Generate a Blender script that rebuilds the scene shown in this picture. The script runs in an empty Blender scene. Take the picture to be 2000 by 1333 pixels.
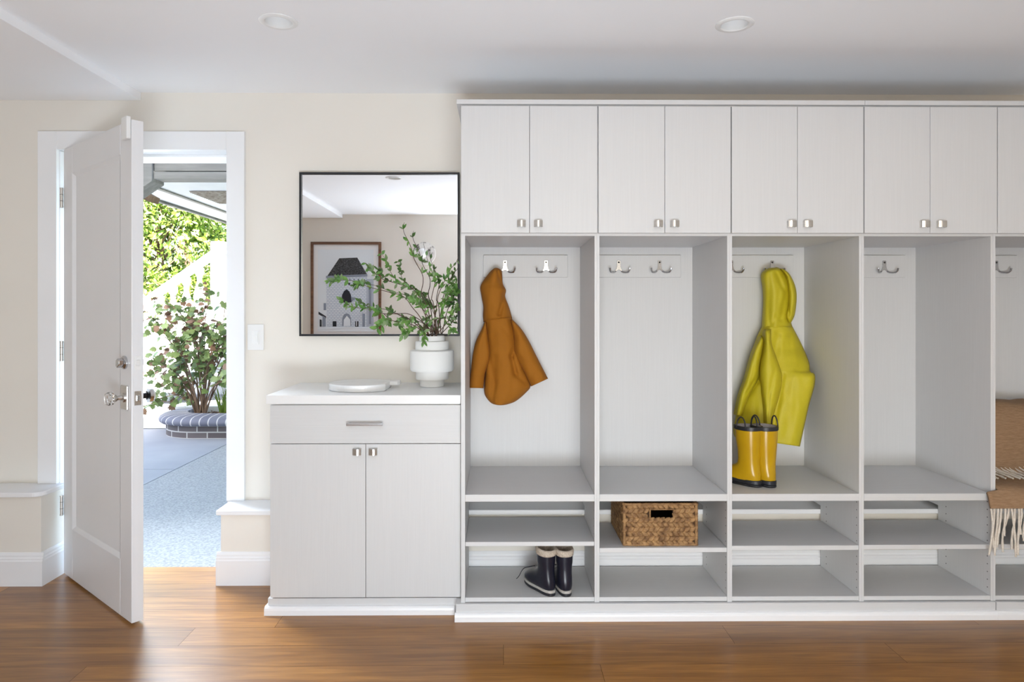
import bpy, bmesh, math, random
from mathutils import Vector, Matrix, noise

random.seed(7)
S = bpy.context.scene
COL = S.collection
PI = math.pi

# ------------------------------------------------------------------ camera
F = 1310.0                      # focal length in pixels of the 2000 px wide frame
YAW = math.radians(0.5)
CX, CY = 989.4, 606.0           # principal point
CAM_H = 1.25
cam = bpy.data.cameras.new('camera')
cam.sensor_width = 36.0
cam.lens = 36.0 * F / 2000.0
cam.shift_x = (1000 - CX) / 2000.0
cam.shift_y = (CY - 666.5) / 2000.0
cam.clip_start = 0.05
co = bpy.data.objects.new('camera', cam)
COL.objects.link(co)
co.location = (0, 0, CAM_H)
co.rotation_euler = (PI / 2, 0, -YAW)
S.camera = co

# ------------------------------------------------------------------ world, sun, fill lamps
W = bpy.data.worlds.new('sky')
S.world = W
W.use_nodes = True
wn = W.node_tree.nodes
sky = wn.new('ShaderNodeTexSky')
sky.sky_type = 'NISHITA'
sky.sun_disc = False
sky.sun_elevation = math.radians(42)
sky.sun_rotation = math.radians(200)
sky.air_density = 1.0
sky.dust_density = 2.0
W.node_tree.links.new(sky.outputs[0], wn['Background'].inputs[0])
wn['Background'].inputs[1].default_value = 1.05

def light(name, kind, loc, rot, energy, color=(1, 1, 1), **kw):
    l = bpy.data.lights.new(name, kind)
    l.energy = energy
    l.color = color
    for k, v in kw.items():
        setattr(l, k, v)
    o = bpy.data.objects.new(name, l)
    COL.objects.link(o)
    o.location = loc
    o.rotation_euler = rot
    return o

# high sun behind the house, a little from the right
light('sun', 'SUN', (0, 0, 10), (math.radians(48), 0, math.radians(10)), 38.0, (1.0, 0.95, 0.86), angle=0.01)
# added fill lamp in the unseen opening behind the camera
light('opening_fill', 'AREA', (0.22, -0.86, 1.20), (math.radians(86), 0, math.radians(10)), 5, (0.84, 0.92, 1.0),
      shape='RECTANGLE', size=1.25, size_y=1.7)
# added fill lamp low in that opening, tilted up to brighten the ceiling
light('bounce_fill', 'AREA', (0.12, -0.84, 0.16), (math.radians(150), 0, math.radians(13)), 114, (0.79, 0.89, 1.0),
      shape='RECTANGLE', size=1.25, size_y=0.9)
# added lamp hidden outside the doorway, boosting the skylight that comes in
light('doorway_fill', 'AREA', (-2.55, 4.3, 2.15), Vector((1.3, -2.0, -2.15)).to_track_quat('-Z', 'Y').to_euler(), 34, (0.84, 0.92, 1.0),
      shape='RECTANGLE', size=0.9, size_y=0.5, spread=math.radians(76))

S.view_settings.view_transform = 'Standard'
S.view_settings.look = 'None'
S.view_settings.exposure = 0.12
S.view_settings.gamma = 1.0
S.view_settings.use_curve_mapping = False
S.cycles.use_denoising = True
S.cycles.max_bounces = 10
S.cycles.diffuse_bounces = 6
S.cycles.glossy_bounces = 5
S.cycles.transmission_bounces = 8
S.cycles.sample_clamp_indirect = 6.0

# ------------------------------------------------------------------ measuring
def at(px, py, d):
    """world point seen at photo pixel (px, py) on the vertical plane y = d"""
    u = (px - CX) / F
    v = (py - CY) / F
    c, s = math.cos(YAW), math.sin(YAW)
    t = d / (c - u * s)
    return Vector((t * (c * u + s), d, CAM_H - v * t))
def X(px, d): return at(px, CY, d).x
def Z(py, d, px=1000): return at(px, py, d).z

# ------------------------------------------------------------------ materials
def mat(name, color=(.8, .8, .8), rough=.5, metal=0.0, **kw):
    m = bpy.data.materials.new(name)
    m.use_nodes = True
    b = m.node_tree.nodes['Principled BSDF']
    b.inputs['Base Color'].default_value = (*color, 1)
    b.inputs['Roughness'].default_value = rough
    b.inputs['Metallic'].default_value = metal
    for k, v in kw.items():
        b.inputs[k].default_value = v
    return m
def nodes(m):
    return m.node_tree.nodes, m.node_tree.links, m.node_tree.nodes['Principled BSDF']
def coords(m, scale=(1, 1, 1), kind='Object'):
    n, l, b = nodes(m)
    tc = n.new('ShaderNodeTexCoord')
    mp = n.new('ShaderNodeMapping')
    mp.inputs['Scale'].default_value = scale
    l.new(tc.outputs[kind], mp.inputs[0])
    return mp.outputs[0]
def noisy(m, c1, c2, scale=(8, 8, 8), detail=4, lo=.3, hi=.7, bump=0.0, bdist=.002, nscale=1.0, kind='Object'):
    n, l, b = nodes(m)
    v = coords(m, scale, kind)
    t = n.new('ShaderNodeTexNoise')
    t.inputs['Scale'].default_value = nscale
    t.inputs['Detail'].default_value = detail
    l.new(v, t.inputs['Vector'])
    r = n.new('ShaderNodeValToRGB')
    r.color_ramp.elements[0].position = lo
    r.color_ramp.elements[1].position = hi
    r.color_ramp.elements[0].color = (*c1, 1)
    r.color_ramp.elements[1].color = (*c2, 1)
    l.new(t.outputs['Fac'], r.inputs[0])
    l.new(r.outputs[0], b.inputs['Base Color'])
    if bump:
        bp = n.new('ShaderNodeBump')
        bp.inputs['Strength'].default_value = bump
        bp.inputs['Distance'].default_value = bdist
        l.new(t.outputs['Fac'], bp.inputs['Height'])
        l.new(bp.outputs[0], b.inputs['Normal'])
    return m

M = {}
M['wall'] = noisy(mat('cream_wall_paint', rough=.75), (.80, .758, .69), (.815, .773, .705), (3, 3, 3))
M['ceil'] = noisy(mat('white_ceiling_paint', rough=.8), (.90, .905, .92), (.91, .915, .93), (2, 2, 2))
M['trim'] = noisy(mat('white_trim_paint', rough=.35), (.86, .86, .87), (.875, .875, .885), (4, 4, 4))
M['door'] = noisy(mat('white_door_paint', rough=.28), (.80, .80, .815), (.815, .815, .83), (4, 4, 4))
M['cab'] = noisy(mat('white_woodgrain_laminate', rough=.45), (.625, .625, .628), (.648, .648, .651), (260, 260, 5), detail=3, bump=.25, bdist=.0006)
M['cabh'] = noisy(mat('white_woodgrain_laminate_flat', rough=.45), (.625, .625, .628), (.648, .648, .651), (5, 200, 260), detail=3, bump=.25, bdist=.0006)
M['top'] = noisy(mat('white_countertop', rough=.3), (.84, .84, .84), (.86, .86, .86), (6, 6, 6))
M['gap'] = mat('dark_gap', (.05, .05, .05), .9)
M['hole'] = mat('peg_hole_shadow', (.06, .06, .06), .9)
M['nickel'] = noisy(mat('brushed_nickel', rough=.28, metal=1.0), (.62, .60, .57), (.72, .70, .67), (4, 4, 300))
M['chrome'] = mat('polished_chrome', (.58, .58, .59), .22, 1.0)
M['dkmetal'] = mat('dark_bronze', (.03, .03, .032), .35, .8)
M['glass'] = mat('clear_glass', (1, 1, 1), .02, 0, **{'Transmission Weight': 1.0, 'IOR': 1.5})
M['mirror'] = mat('silvered_mirror', (.93, .935, .94), .0, 1.0)
M['black'] = mat('black_metal_frame', (.012, .013, .018), .4)
M['walnut'] = noisy(mat('walnut_frame', rough=.45), (.10, .045, .022), (.21, .10, .05), (3, 40, 40))
M['plastic'] = mat('white_plastic', (.84, .84, .83), .35)
M['ceramic'] = noisy(mat('matte_white_ceramic', rough=.6), (.80, .795, .775), (.83, .825, .81), (10, 10, 10))
M['marble'] = noisy(mat('white_marble', rough=.3), (.70, .70, .70), (.84, .84, .835), (7, 12, 12), detail=8, lo=.3, hi=.48)
M['marble_v'] = noisy(mat('veined_marble', rough=.3), (.05, .045, .04), (.80, .77, .73), (11, 11, 11), detail=9, lo=.36, hi=.45)
M['orange'] = noisy(mat('ochre_cotton', rough=.85), (.325, .113, .0012), (.36, .13, .002), (700, 700, 700), detail=1, bump=.25, bdist=.0006)
M['yellow'] = noisy(mat('yellow_raincoat_cloth', rough=.6), (.50, .42, .009), (.55, .46, .014), (500, 500, 500), detail=1, bump=.2, bdist=.0006)
M['boot_y'] = noisy(mat('yellow_rubber', rough=.28), (.47, .275, .003), (.51, .305, .005), (9, 9, 9))
M['rubber'] = mat('black_rubber', (.016, .017, .022), .45)
M['navy'] = mat('navy_rubber', (.010, .011, .022), .33)
M['lining'] = noisy(mat('grey_lining', rough=.95), (.40, .36, .34), (.52, .48, .46), (200, 200, 200), bump=.4)
M['fleece'] = noisy(mat('cream_fleece', rough=.95), (.46, .38, .30), (.64, .56, .47), (160, 160, 160), bump=.8, bdist=.004)
M['band'] = mat('pale_sole_band', (.45, .43, .40), .6)
M['wicker'] = noisy(mat('seagrass', rough=.75), (.13, .06, .022), (.43, .25, .105), (55, 55, 55), detail=3, bump=.3, bdist=.001)
M['wicker_dk'] = mat('seagrass_dark', (.055, .028, .012), .9)
M['stem'] = noisy(mat('twig_bark', rough=.8), (.07, .040, .028), (.14, .085, .055), (60, 60, 60))
M['leaf'] = noisy(mat('green_leaf', rough=.45), (.05, .16, .022), (.17, .33, .07), (30, 30, 30), lo=.35, hi=.65)
M['leaf2'] = noisy(mat('pale_green_leaf', rough=.5), (.13, .21, .085), (.26, .36, .17), (30, 30, 30), lo=.35, hi=.65)
M['throw'] = noisy(mat('camel_wool', rough=.95), (.255, .15, .078), (.34, .212, .122), (40, 160, 160), detail=5, bump=.6, bdist=.002)
M['fringe'] = noisy(mat('cream_wool_fringe', rough=.95), (.62, .55, .47), (.76, .70, .62), (150, 150, 150))
# outdoors
M['conc'] = noisy(mat('smooth_concrete', rough=.8), (.27, .28, .30), (.33, .335, .35), (1.8, 1.8, 1.8), detail=9, bump=.2)
M['agg'] = noisy(mat('exposed_aggregate', rough=.75), (.22, .23, .23), (.35, .355, .35), (80, 80, 80), detail=5, lo=.35, hi=.62, bump=.7, bdist=.006)
M['outwhite'] = noisy(mat('white_exterior_paint', rough=.7), (.72, .72, .72), (.78, .78, .78), (5, 5, 5))
M['greywood'] = noisy(mat('weathered_grey_paint', rough=.75), (.17, .158, .145), (.26, .245, .225), (3, 30, 30), detail=6, bump=.5)
M['dkwood'] = noisy(mat('dark_grey_fascia', rough=.8), (.12, .115, .11), (.2, .195, .19), (6, 6, 6))
M['ventm'] = noisy(mat('brown_vent_mesh', rough=.9), (.16, .12, .08), (.48, .42, .34), (40, 160, 40), detail=2)
M['bark'] = noisy(mat('tree_bark', rough=.9), (.12, .07, .045), (.26, .17, .11), (20, 20, 6), bump=.6)
M['soil'] = noisy(mat('bark_mulch', rough=.95), (.05, .026, .016), (.22, .12, .075), (40, 40, 40), detail=6, lo=.35, hi=.65, bump=1, bdist=.03)
M['tleaf'] = noisy(mat('sunny_tree_leaf', rough=.5), (.085, .16, .012), (.20, .30, .03), (3, 3, 3), lo=.35, hi=.65)
M['tleaf2'] = noisy(mat('highlit_tree_leaf', rough=.5), (.30, .38, .07), (.55, .60, .25), (3, 3, 3))  # paler leaves carry the sun's blown highlights in their colour
M['sleaf'] = noisy(mat('shrub_leaf', rough=.5), (.09, .15, .04), (.25, .33, .11), (7, 7, 7), lo=.35, hi=.65)
M['sleaf2'] = noisy(mat('rusty_shrub_leaf', rough=.6), (.11, .055, .03), (.26, .15, .085), (9, 9, 9))
M['lawn'] = noisy(mat('lawn_green', rough=.9), (.10, .20, .03), (.22, .34, .06), (6, 6, 6))
M['lens'] = mat('frosted_lamp_lens', (.80, .80, .79), .5)

# bricks of the planter: bricks laid round the curved front, from the generated u coordinate
def brick_mat(name, c1, c2, mortar, w, h, offset=.5, kind='UV'):
    m = mat(name, rough=.8)
    n, l, b = nodes(m)
    tc = n.new('ShaderNodeTexCoord')
    br = n.new('ShaderNodeTexBrick')
    br.offset = offset
    br.inputs['Color1'].default_value = (*c1, 1)
    br.inputs['Color2'].default_value = (*c2, 1)
    br.inputs['Mortar'].default_value = (*mortar, 1)
    br.inputs['Scale'].default_value = 1
    br.inputs['Mortar Size'].default_value = .006
    br.inputs['Brick Width'].default_value = w
    br.inputs['Row Height'].default_value = h
    if kind == 'Object':
        mp = n.new('ShaderNodeMapping'); mp.inputs['Rotation'].default_value = (PI / 2, 0, 0)
        l.new(tc.outputs[kind], mp.inputs[0]); l.new(mp.outputs[0], br.inputs['Vector'])
    else:
        l.new(tc.outputs[kind], br.inputs['Vector'])
    l.new(br.outputs['Color'], b.inputs['Base Color'])
    return m
M['brick'] = brick_mat('grey_brick', (.085, .07, .073), (.14, .12, .123), (.42, .41, .40), .20, .062)
M['cap'] = brick_mat('slate_blue_brick_cap', (.12, .125, .165), (.155, .16, .20), (.46, .455, .45), .085, 2.0, 0)
M['stone'] = brick_mat('pale_printed_stone', (.80, .85, .92), (.90, .93, .97), (.58, .65, .76), .036, .019, .5, 'Object')  # doorway light's blue cast is mixed into this and the printed colours
M['p_sky'] = mat('printed_sky', (.80, .86, .92), .5)
M['p_dark'] = noisy(mat('printed_shingle', rough=.5), (.012, .013, .016), (.13, .135, .145), (110, 110, 110), detail=5, lo=.42, hi=.72)
M['p_blk'] = mat('printed_black', (.015, .018, .028), .5)
M['p_grey'] = mat('printed_grey', (.26, .30, .38), .5)
M['p_pale'] = mat('printed_pale', (.84, .89, .96), .5)
M['p_mid'] = mat('printed_mid_grey', (.50, .56, .66), .5)
M['paper'] = mat('white_mat_board', (.88, .89, .91), .7)

# oak floor: every board has its own tone
def oak():
    m = mat('oak_boards', rough=.30, **{'Coat Weight': .32, 'Coat Roughness': .25, 'Specular IOR Level': .42})
    n, l, b = nodes(m)
    a = n.new('ShaderNodeAttribute'); a.attribute_name = 'tone'
    tc = n.new('ShaderNodeTexCoord')
    add = n.new('ShaderNodeVectorMath'); add.operation = 'MULTIPLY_ADD'
    cmb = n.new('ShaderNodeCombineXYZ')
    for i in range(3): l.new(a.outputs['Fac'], cmb.inputs[i])
    add.inputs[1].default_value = (37, 53, 11)
    l.new(cmb.outputs[0], add.inputs[0]); l.new(tc.outputs['Object'], add.inputs[2])
    mp = n.new('ShaderNodeMapping'); mp.inputs['Scale'].default_value = (1.6, 22, 1)
    l.new(add.outputs[0], mp.inputs[0])
    t1 = n.new('ShaderNodeTexNoise'); t1.inputs['Scale'].default_value = 1.0; t1.inputs['Detail'].default_value = 6; t1.inputs['Distortion'].default_value = 1.4
    l.new(mp.outputs[0], t1.inputs['Vector'])
    mp2 = n.new('ShaderNodeMapping'); mp2.inputs['Scale'].default_value = (9, 210, 1)
    l.new(add.outputs[0], mp2.inputs[0])
    t2 = n.new('ShaderNodeTexNoise'); t2.inputs['Scale'].default_value = 1.0; t2.inputs['Detail'].default_value = 3
    l.new(mp2.outputs[0], t2.inputs['Vector'])
    r = n.new('ShaderNodeValToRGB')
    r.color_ramp.elements[0].position = .28; r.color_ramp.elements[1].position = .74
    r.color_ramp.elements[0].color = (.235, .090, .009, 1)
    r.color_ramp.elements[1].color = (.45, .205, .034, 1)
    l.new(t1.outputs['Fac'], r.inputs[0])
    mx = n.new('ShaderNodeMix'); mx.data_type = 'RGBA'; mx.blend_type = 'MULTIPLY'; mx.inputs['Factor'].default_value = 1
    r2 = n.new('ShaderNodeValToRGB')
    r2.color_ramp.elements[0].position = .3; r2.color_ramp.elements[1].position = .7
    r2.color_ramp.elements[0].color = (.80, .78, .76, 1); r2.color_ramp.elements[1].color = (1.06, 1.06, 1.06, 1)
    l.new(t2.outputs['Fac'], r2.inputs[0])
    l.new(r.outputs[0], mx.inputs['A']); l.new(r2.outputs[0], mx.inputs['B'])
    mx2 = n.new('ShaderNodeMix'); mx2.data_type = 'RGBA'; mx2.blend_type = 'MULTIPLY'; mx2.inputs['Factor'].default_value = 1
    r3 = n.new('ShaderNodeValToRGB')
    r3.color_ramp.elements[0].color = (.74, .70, .66, 1); r3.color_ramp.elements[1].color = (1.18, 1.15, 1.08, 1)
    l.new(a.outputs['Fac'], r3.inputs[0])
    l.new(mx.outputs['Result'], mx2.inputs['A']); l.new(r3.outputs[0], mx2.inputs['B'])
    l.new(mx2.outputs['Result'], b.inputs['Base Color'])
    bp = n.new('ShaderNodeBump'); bp.inputs['Strength'].default_value = .12; bp.inputs['Distance'].default_value = .001
    l.new(t2.outputs['Fac'], bp.inputs['Height']); l.new(bp.outputs[0], b.inputs['Normal'])
    return m
M['oak'] = oak()

# ------------------------------------------------------------------ mesh building
def wloc(o):
    v = Vector((0, 0, 0))
    while o is not None:
        v += o.location
        o = o.parent
    return v

class MB:
    def __init__(s):
        s.v, s.f, s.m, s.uv = [], [], [], {}
    def add(s, vs, fs, mi=0):
        o = len(s.v)
        s.v += [Vector(p) for p in vs]
        for f in fs:
            s.f.append([o + i for i in f]); s.m.append(mi)
        return s
    def box(s, x0, x1, y0, y1, z0, z1, mi=0):
        vs = [(x0, y0, z0), (x1, y0, z0), (x1, y1, z0), (x0, y1, z0), (x0, y0, z1), (x1, y0, z1), (x1, y1, z1), (x0, y1, z1)]
        return s.add(vs, [(0, 3, 2, 1), (4, 5, 6, 7), (0, 1, 5, 4), (1, 2, 6, 5), (2, 3, 7, 6), (3, 0, 4, 7)], mi)
    def prism(s, pts, a, b, axis='y', mi=0):
        """outline in the two other axes, extruded along axis from a to b"""
        def mk(p, t):
            return {'y': (p[0], t, p[1]), 'x': (t, p[0], p[1]), 'z': (p[0], p[1], t)}[axis]
        n = len(pts)
        vs = [mk(p, a) for p in pts] + [mk(p, b) for p in pts]
        fs = [list(range(n)), list(range(2 * n - 1, n - 1, -1))]
        fs += [(i, n + i, n + (i + 1) % n, (i + 1) % n) for i in range(n)]
        return s.add(vs, fs, mi)
    def rings(s, rs, caps=True, mi=0, closed=False):
        n = len(rs[0])
        vs = [p for r in rs for p in r]
        fs = []
        k = len(rs)
        for i in range(k if closed else k - 1):
            a, b = i * n, ((i + 1) % k) * n
            for j in range(n):
                fs.append((a + j, a + (j + 1) % n, b + (j + 1) % n, b + j))
        if caps and not closed:
            fs.append(list(range(n - 1, -1, -1)))
            fs.append(list(range((k - 1) * n, k * n)))
        return s.add(vs, fs, mi)
    def tube(s, pts, rad, n=8, mi=0, caps=True):
        pts = [Vector(p) for p in pts]
        rs = []
        ref = None
        for i, p in enumerate(pts):
            t = (pts[min(i + 1, len(pts) - 1)] - pts[max(i - 1, 0)]).normalized()
            if ref is None:
                ref = t.orthogonal().normalized()
            ref = (ref - t * ref.dot(t))
            if ref.length < 1e-6: ref = t.orthogonal()
            ref.normalize()
            b = t.cross(ref)
            r = rad[i] if isinstance(rad, (list, tuple)) else rad
            rs.append([p + (ref * math.cos(2 * PI * k / n) + b * math.sin(2 * PI * k / n)) * r for k in range(n)])
        return s.rings(rs, caps, mi)
    def lathe(s, prof, c=(0, 0, 0), n=40, axis='z', mi=0, caps=True):
        c = Vector(c)
        rs = []
        for r, h in prof:
            ring = []
            for k in range(n):
                a = 2 * PI * k / n
                x, y = r * math.cos(a), r * math.sin(a)
                ring.append(c + Vector({'z': (x, y, h), 'y': (x, h, -y), 'x': (h, x, y)}[axis]))
            rs.append(ring)
        return s.rings(rs, caps, mi)
    def build(s, name, mats, parent=None, smooth=False, bevel=0.0, seg=2, subsurf=0, local=False):
        if not isinstance(mats, (list, tuple)): mats = [mats]
        off = Vector((0, 0, 0)) if (parent is None or local) else wloc(parent)
        me = bpy.data.meshes.new(name)
        me.from_pydata([tuple(p - off) for p in s.v], [], s.f)
        for m in mats: me.materials.append(m)
        me.polygons.foreach_set('material_index', s.m)
        if smooth:
            me.polygons.foreach_set('use_smooth', [True] * len(s.f))
        bm = bmesh.new(); bm.from_mesh(me)
        bmesh.ops.recalc_face_normals(bm, faces=bm.faces)
        bm.to_mesh(me); bm.free()
        me.update()
        o = bpy.data.objects.new(name, me)
        COL.objects.link(o)
        o.parent = parent
        if smooth == 'auto':
            me.set_sharp_from_angle(angle=math.radians(35))
        if bevel:
            md = o.modifiers.new('bevel', 'BEVEL')
            md.width = bevel; md.segments = seg; md.limit_method = 'ANGLE'; md.angle_limit = math.radians(40)
        if subsurf:
            md = o.modifiers.new('sub', 'SUBSURF'); md.levels = subsurf; md.render_levels = subsurf
        return o

def tag(o, label=None, cat=None, group=None, kind=None):
    if label: o['label'] = label
    if cat: o['category'] = cat
    if group: o['group'] = group
    if kind: o['kind'] = kind
    return o
def thing(name, loc, label, cat, group=None, rz=0.0, kind=None):
    o = bpy.data.objects.new(name, None)
    o.empty_display_size = .05
    COL.objects.link(o)
    o.location = loc
    o.rotation_euler = (0, 0, rz)
    return tag(o, label, cat, group, kind)
def bx(name, m, parent, *b, bevel=0.0015, local=False):
    return MB().box(*b).build(name, m, parent, bevel=bevel, local=local)
def struct(o, label, cat):
    return tag(o, label, cat, kind='structure')

# ------------------------------------------------------------------ the room shell
WALL = 3.22                    # far wall plane
BACK = -0.91                   # wall behind the camera
LEFT, RIGHT = -3.2, 3.3
CEIL = 2.29
OPL, OPR = X(112, 3.205), X(443, 3.205)     # door opening
HEAD = Z(293, 3.205, 280)
FACE = 2.712                   # front plane of the lockers
CURB = 3.065                   # face of the low concrete kerb along the wall

def make_floor():
    mb = MB()
    w = .143
    tones = []
    known = {0: [.01, 1.44], 1: [.877, -1.2], 2: [-.89, 1.9], -1: [-1.45, .35]}
    y = 2.361 - 24 * w
    row = -24
    while y < 3.27:
        y1 = min(y + w, 3.275)
        k = known.get(row)
        ends = list(k) if k else []
        x = LEFT - random.uniform(0, 1.4)
        if not ends:
            while x < RIGHT:
                x += random.uniform(1.0, 2.1)
                ends.append(x)
        ends = sorted([e for e in ends if LEFT + .2 < e < RIGHT - .2])
        xs = [LEFT] + ends + [RIGHT]
        for a, b in zip(xs, xs[1:]):
            mb.add([(a + .0006, y + .0005, 0), (b - .0006, y + .0005, 0), (b - .0006, y1 - .0005, 0), (a + .0006, y1 - .0005, 0)], [(0, 1, 2, 3)], 0)
            tones.append(random.random())
        y += w; row += 1
    mb.box(LEFT, RIGHT, -1.3, 3.275, -.08, -.0015, 1); tones += [0.] * 6
    o = mb.build('floor', [M['oak'], M['wicker_dk']])
    at_ = o.data.attributes.new('tone', 'FLOAT', 'FACE')
    at_.data.foreach_set('value', tones)
    struct(o, 'glossy brown oak plank floor', 'floor')
make_floor()

mb = MB()
mb.box(-9, OPL - .012, WALL, 3.5, -.08, 2.6)
mb.box(OPR + .012, RIGHT + .2, WALL, 3.5, -.08, 2.6)
mb.box(OPL - .012, OPR + .012, WALL, 3.5, HEAD + .012, 2.6)
struct(mb.build('wall_back', M['wall']), 'cream painted wall behind the cabinets and around the open door', 'wall')
struct(bx('wall_left', M['wall'], None, LEFT - .2, LEFT, BACK - .2, WALL, 0, 2.6), 'cream painted side wall left of the door', 'wall')
struct(bx('wall_right', M['wall'], None, RIGHT, RIGHT + .2, BACK - .2, WALL, 0, 2.6), 'cream painted end wall beyond the lockers', 'wall')
mb = MB()
ox0, ox1, oz = -.42, .95, 2.2  # unseen opening, added in this wall for the fill lamps
mb.box(LEFT, ox0, BACK - .2, BACK, 0, 2.6); mb.box(ox1, RIGHT, BACK - .2, BACK, 0, 2.6); mb.box(ox0, ox1, BACK - .2, BACK, oz, 2.6)
struct(mb.build('wall_front', M['wall']), 'cream painted wall seen in the mirror, behind the framed print', 'wall')
# ceiling sheet with round openings for the recessed lights, roof slab above oversized to block the sun
LIGHTS = [(-.80, 2.42), (.85, 2.43), (-.837, 1.12)]
LR = .052
bm = bmesh.new()
edges = []
def loop(pts):
    vs = [bm.verts.new((x, y, CEIL)) for x, y in pts]
    for i in range(len(vs)):
        edges.append(bm.edges.new((vs[i], vs[(i + 1) % len(vs)])))
loop([(LEFT, BACK), (RIGHT, BACK), (RIGHT, WALL), (LEFT, WALL)])
for lx, ly in LIGHTS:
    loop([(lx + LR * math.cos(2 * PI * k / 32), ly + LR * math.sin(2 * PI * k / 32)) for k in range(32)])
bmesh.ops.triangle_fill(bm, edges=edges, use_beauty=True)
me = bpy.data.meshes.new('ceiling'); bm.to_mesh(me); bm.free()
me.materials.append(M['ceil'])
o = bpy.data.objects.new('ceiling', me); COL.objects.link(o)
struct(o, 'white flat ceiling with recessed lights', 'ceiling')
struct(bx('roof', M['greywood'], None, -9, RIGHT + .5, -7, 3.75, 2.6, 3.2), 'unseen flat roof of the house, oversized to block the sun', 'roof')
SOF = X(275.5, WALL)
struct(bx('ceiling_soffit', M['ceil'], None, LEFT, SOF, BACK, WALL, 2.252, CEIL), 'slightly lower strip of white ceiling over the door', 'ceiling')

# kerb along the wall with ledge caps and baseboards
LEND = X(77, 3.055)            # right end of the kerb left of the door
REND = X(432, 3.07)            # left end of the kerb right of the door
ZL, ZR = .425, .342
struct(bx('wall_lower_left', M['wall'], None, LEFT, LEND, CURB, WALL, 0, ZL - .022), 'low cream kerb wall left of the door', 'wall')
struct(bx('wall_lower_right', M['wall'], None, REND, RIGHT, CURB, WALL, 0, ZR - .022), 'low cream kerb wall right of the door', 'wall')
mb = MB()
R_ = .05
arc = [(LEND + .014 - R_ + R_ * math.sin(a), 3.043 + R_ - R_ * math.cos(a)) for a in [i * PI / 16 for i in range(9)]]
mb.prism([(LEFT, WALL), (LEFT, 3.043)] + arc + [(LEND + .014, WALL)], ZL - .022, ZL, 'z')
struct(mb.build('trim_1', M['trim'], bevel=.004), 'white rounded ledge cap left of the door', 'trim')
struct(MB().box(REND - .014, RIGHT, 3.043, WALL, ZR - .022, ZR).build('trim_2', M['trim'], bevel=.004), 'white ledge cap on the low wall right of the door', 'trim')

def base_profile(t):           # distance out from the wall face, height
    return [(0, 0), (.016, 0), (.016, .112), (.013, .118), (.013, .124), (.009, .130), (.009, .138), (.004, .149), (0, .149)]
def baseboard(name, x0, x1, ret_left, ret_right, label):
    mb = MB()
    pr = base_profile(0)
    mb.prism([(CURB - a, h) for a, h in pr], x0 - (.016 if ret_left else 0), x1 + (.016 if ret_right else 0), 'x')
    if ret_right:
        mb.prism([(x1 + a, h) for a, h in pr], CURB, WALL, 'y')
    if ret_left:
        mb.prism([(x0 - a, h) for a, h in pr], CURB, WALL, 'y')
    struct(mb.build(name, M['trim']), label, 'baseboard')
baseboard('baseboard_left', LEFT, LEND, False, True, 'tall white baseboard left of the door')
baseboard('baseboard_right', REND, RIGHT, True, False, 'tall white baseboard right of the door running behind the cabinets')
pr = base_profile(0)
struct(MB().prism([(BACK + a, h) for a, h in pr], LEFT, ox0, 'x').build('baseboard_front', M['trim']), 'white baseboard under the framed print', 'baseboard')

# door casing and jambs
cl, cr, ct = X(75, 3.205), X(478, 3.205), Z(257, 3.205, 280)
mb = MB()
mb.box(cl, OPL, 3.198, WALL, ZL, ct)
mb.box(OPR, cr, 3.198, WALL, ZR, ct)
mb.box(OPL, OPR, 3.198, WALL, HEAD, ct)
struct(mb.build('trim_3', M['trim'], bevel=.002), 'wide flat white casing around the doorway', 'trim')
mb = MB()
mb.box(OPL - .012, OPL + .004, WALL, 3.5, 0, HEAD)
mb.box(OPR - .004, OPR + .012, WALL, 3.5, 0, HEAD)
mb.box(OPL + .004, OPR - .004, WALL, 3.5, HEAD, HEAD + .012)
mb.box(OPL + .004, OPL + .016, 3.30, 3.36, 0, HEAD - .012)
mb.box(OPR - .016, OPR - .004, 3.30, 3.36, 0, HEAD - .012)
mb.box(OPL + .004, OPR - .004, 3.30, 3.36, HEAD - .012, HEAD)
struct(mb.build('trim_4', M['trim'], bevel=.002), 'white door jambs and stops', 'trim')

# ------------------------------------------------------------------ the open door
hin = at(124.5, 700, 3.178)
fre = at(257, 700, 2.662)
dl = Vector((fre.x - hin.x, fre.y - hin.y)).length
ang = math.atan2(fre.y - hin.y, fre.x - hin.x)
door = thing('door_1', (hin.x, hin.y, 0), 'white single-panel door standing open into the room', 'door', rz=ang, kind='structure')
DT, DB, TH = 2.005, .010, .045
st, tr, brl = .115, .125, .23      # stile, top rail, bottom rail
mb = MB()
mb.box(0, st, 0, TH, DB, DT); mb.box(dl - st, dl, 0, TH, DB, DT)
mb.box(st, dl - st, 0, TH, DB, DB + brl); mb.box(st, dl - st, 0, TH, DT - tr, DT)
mb.build('door_leaf', M['door'], door, bevel=.0025, local=True)
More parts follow.
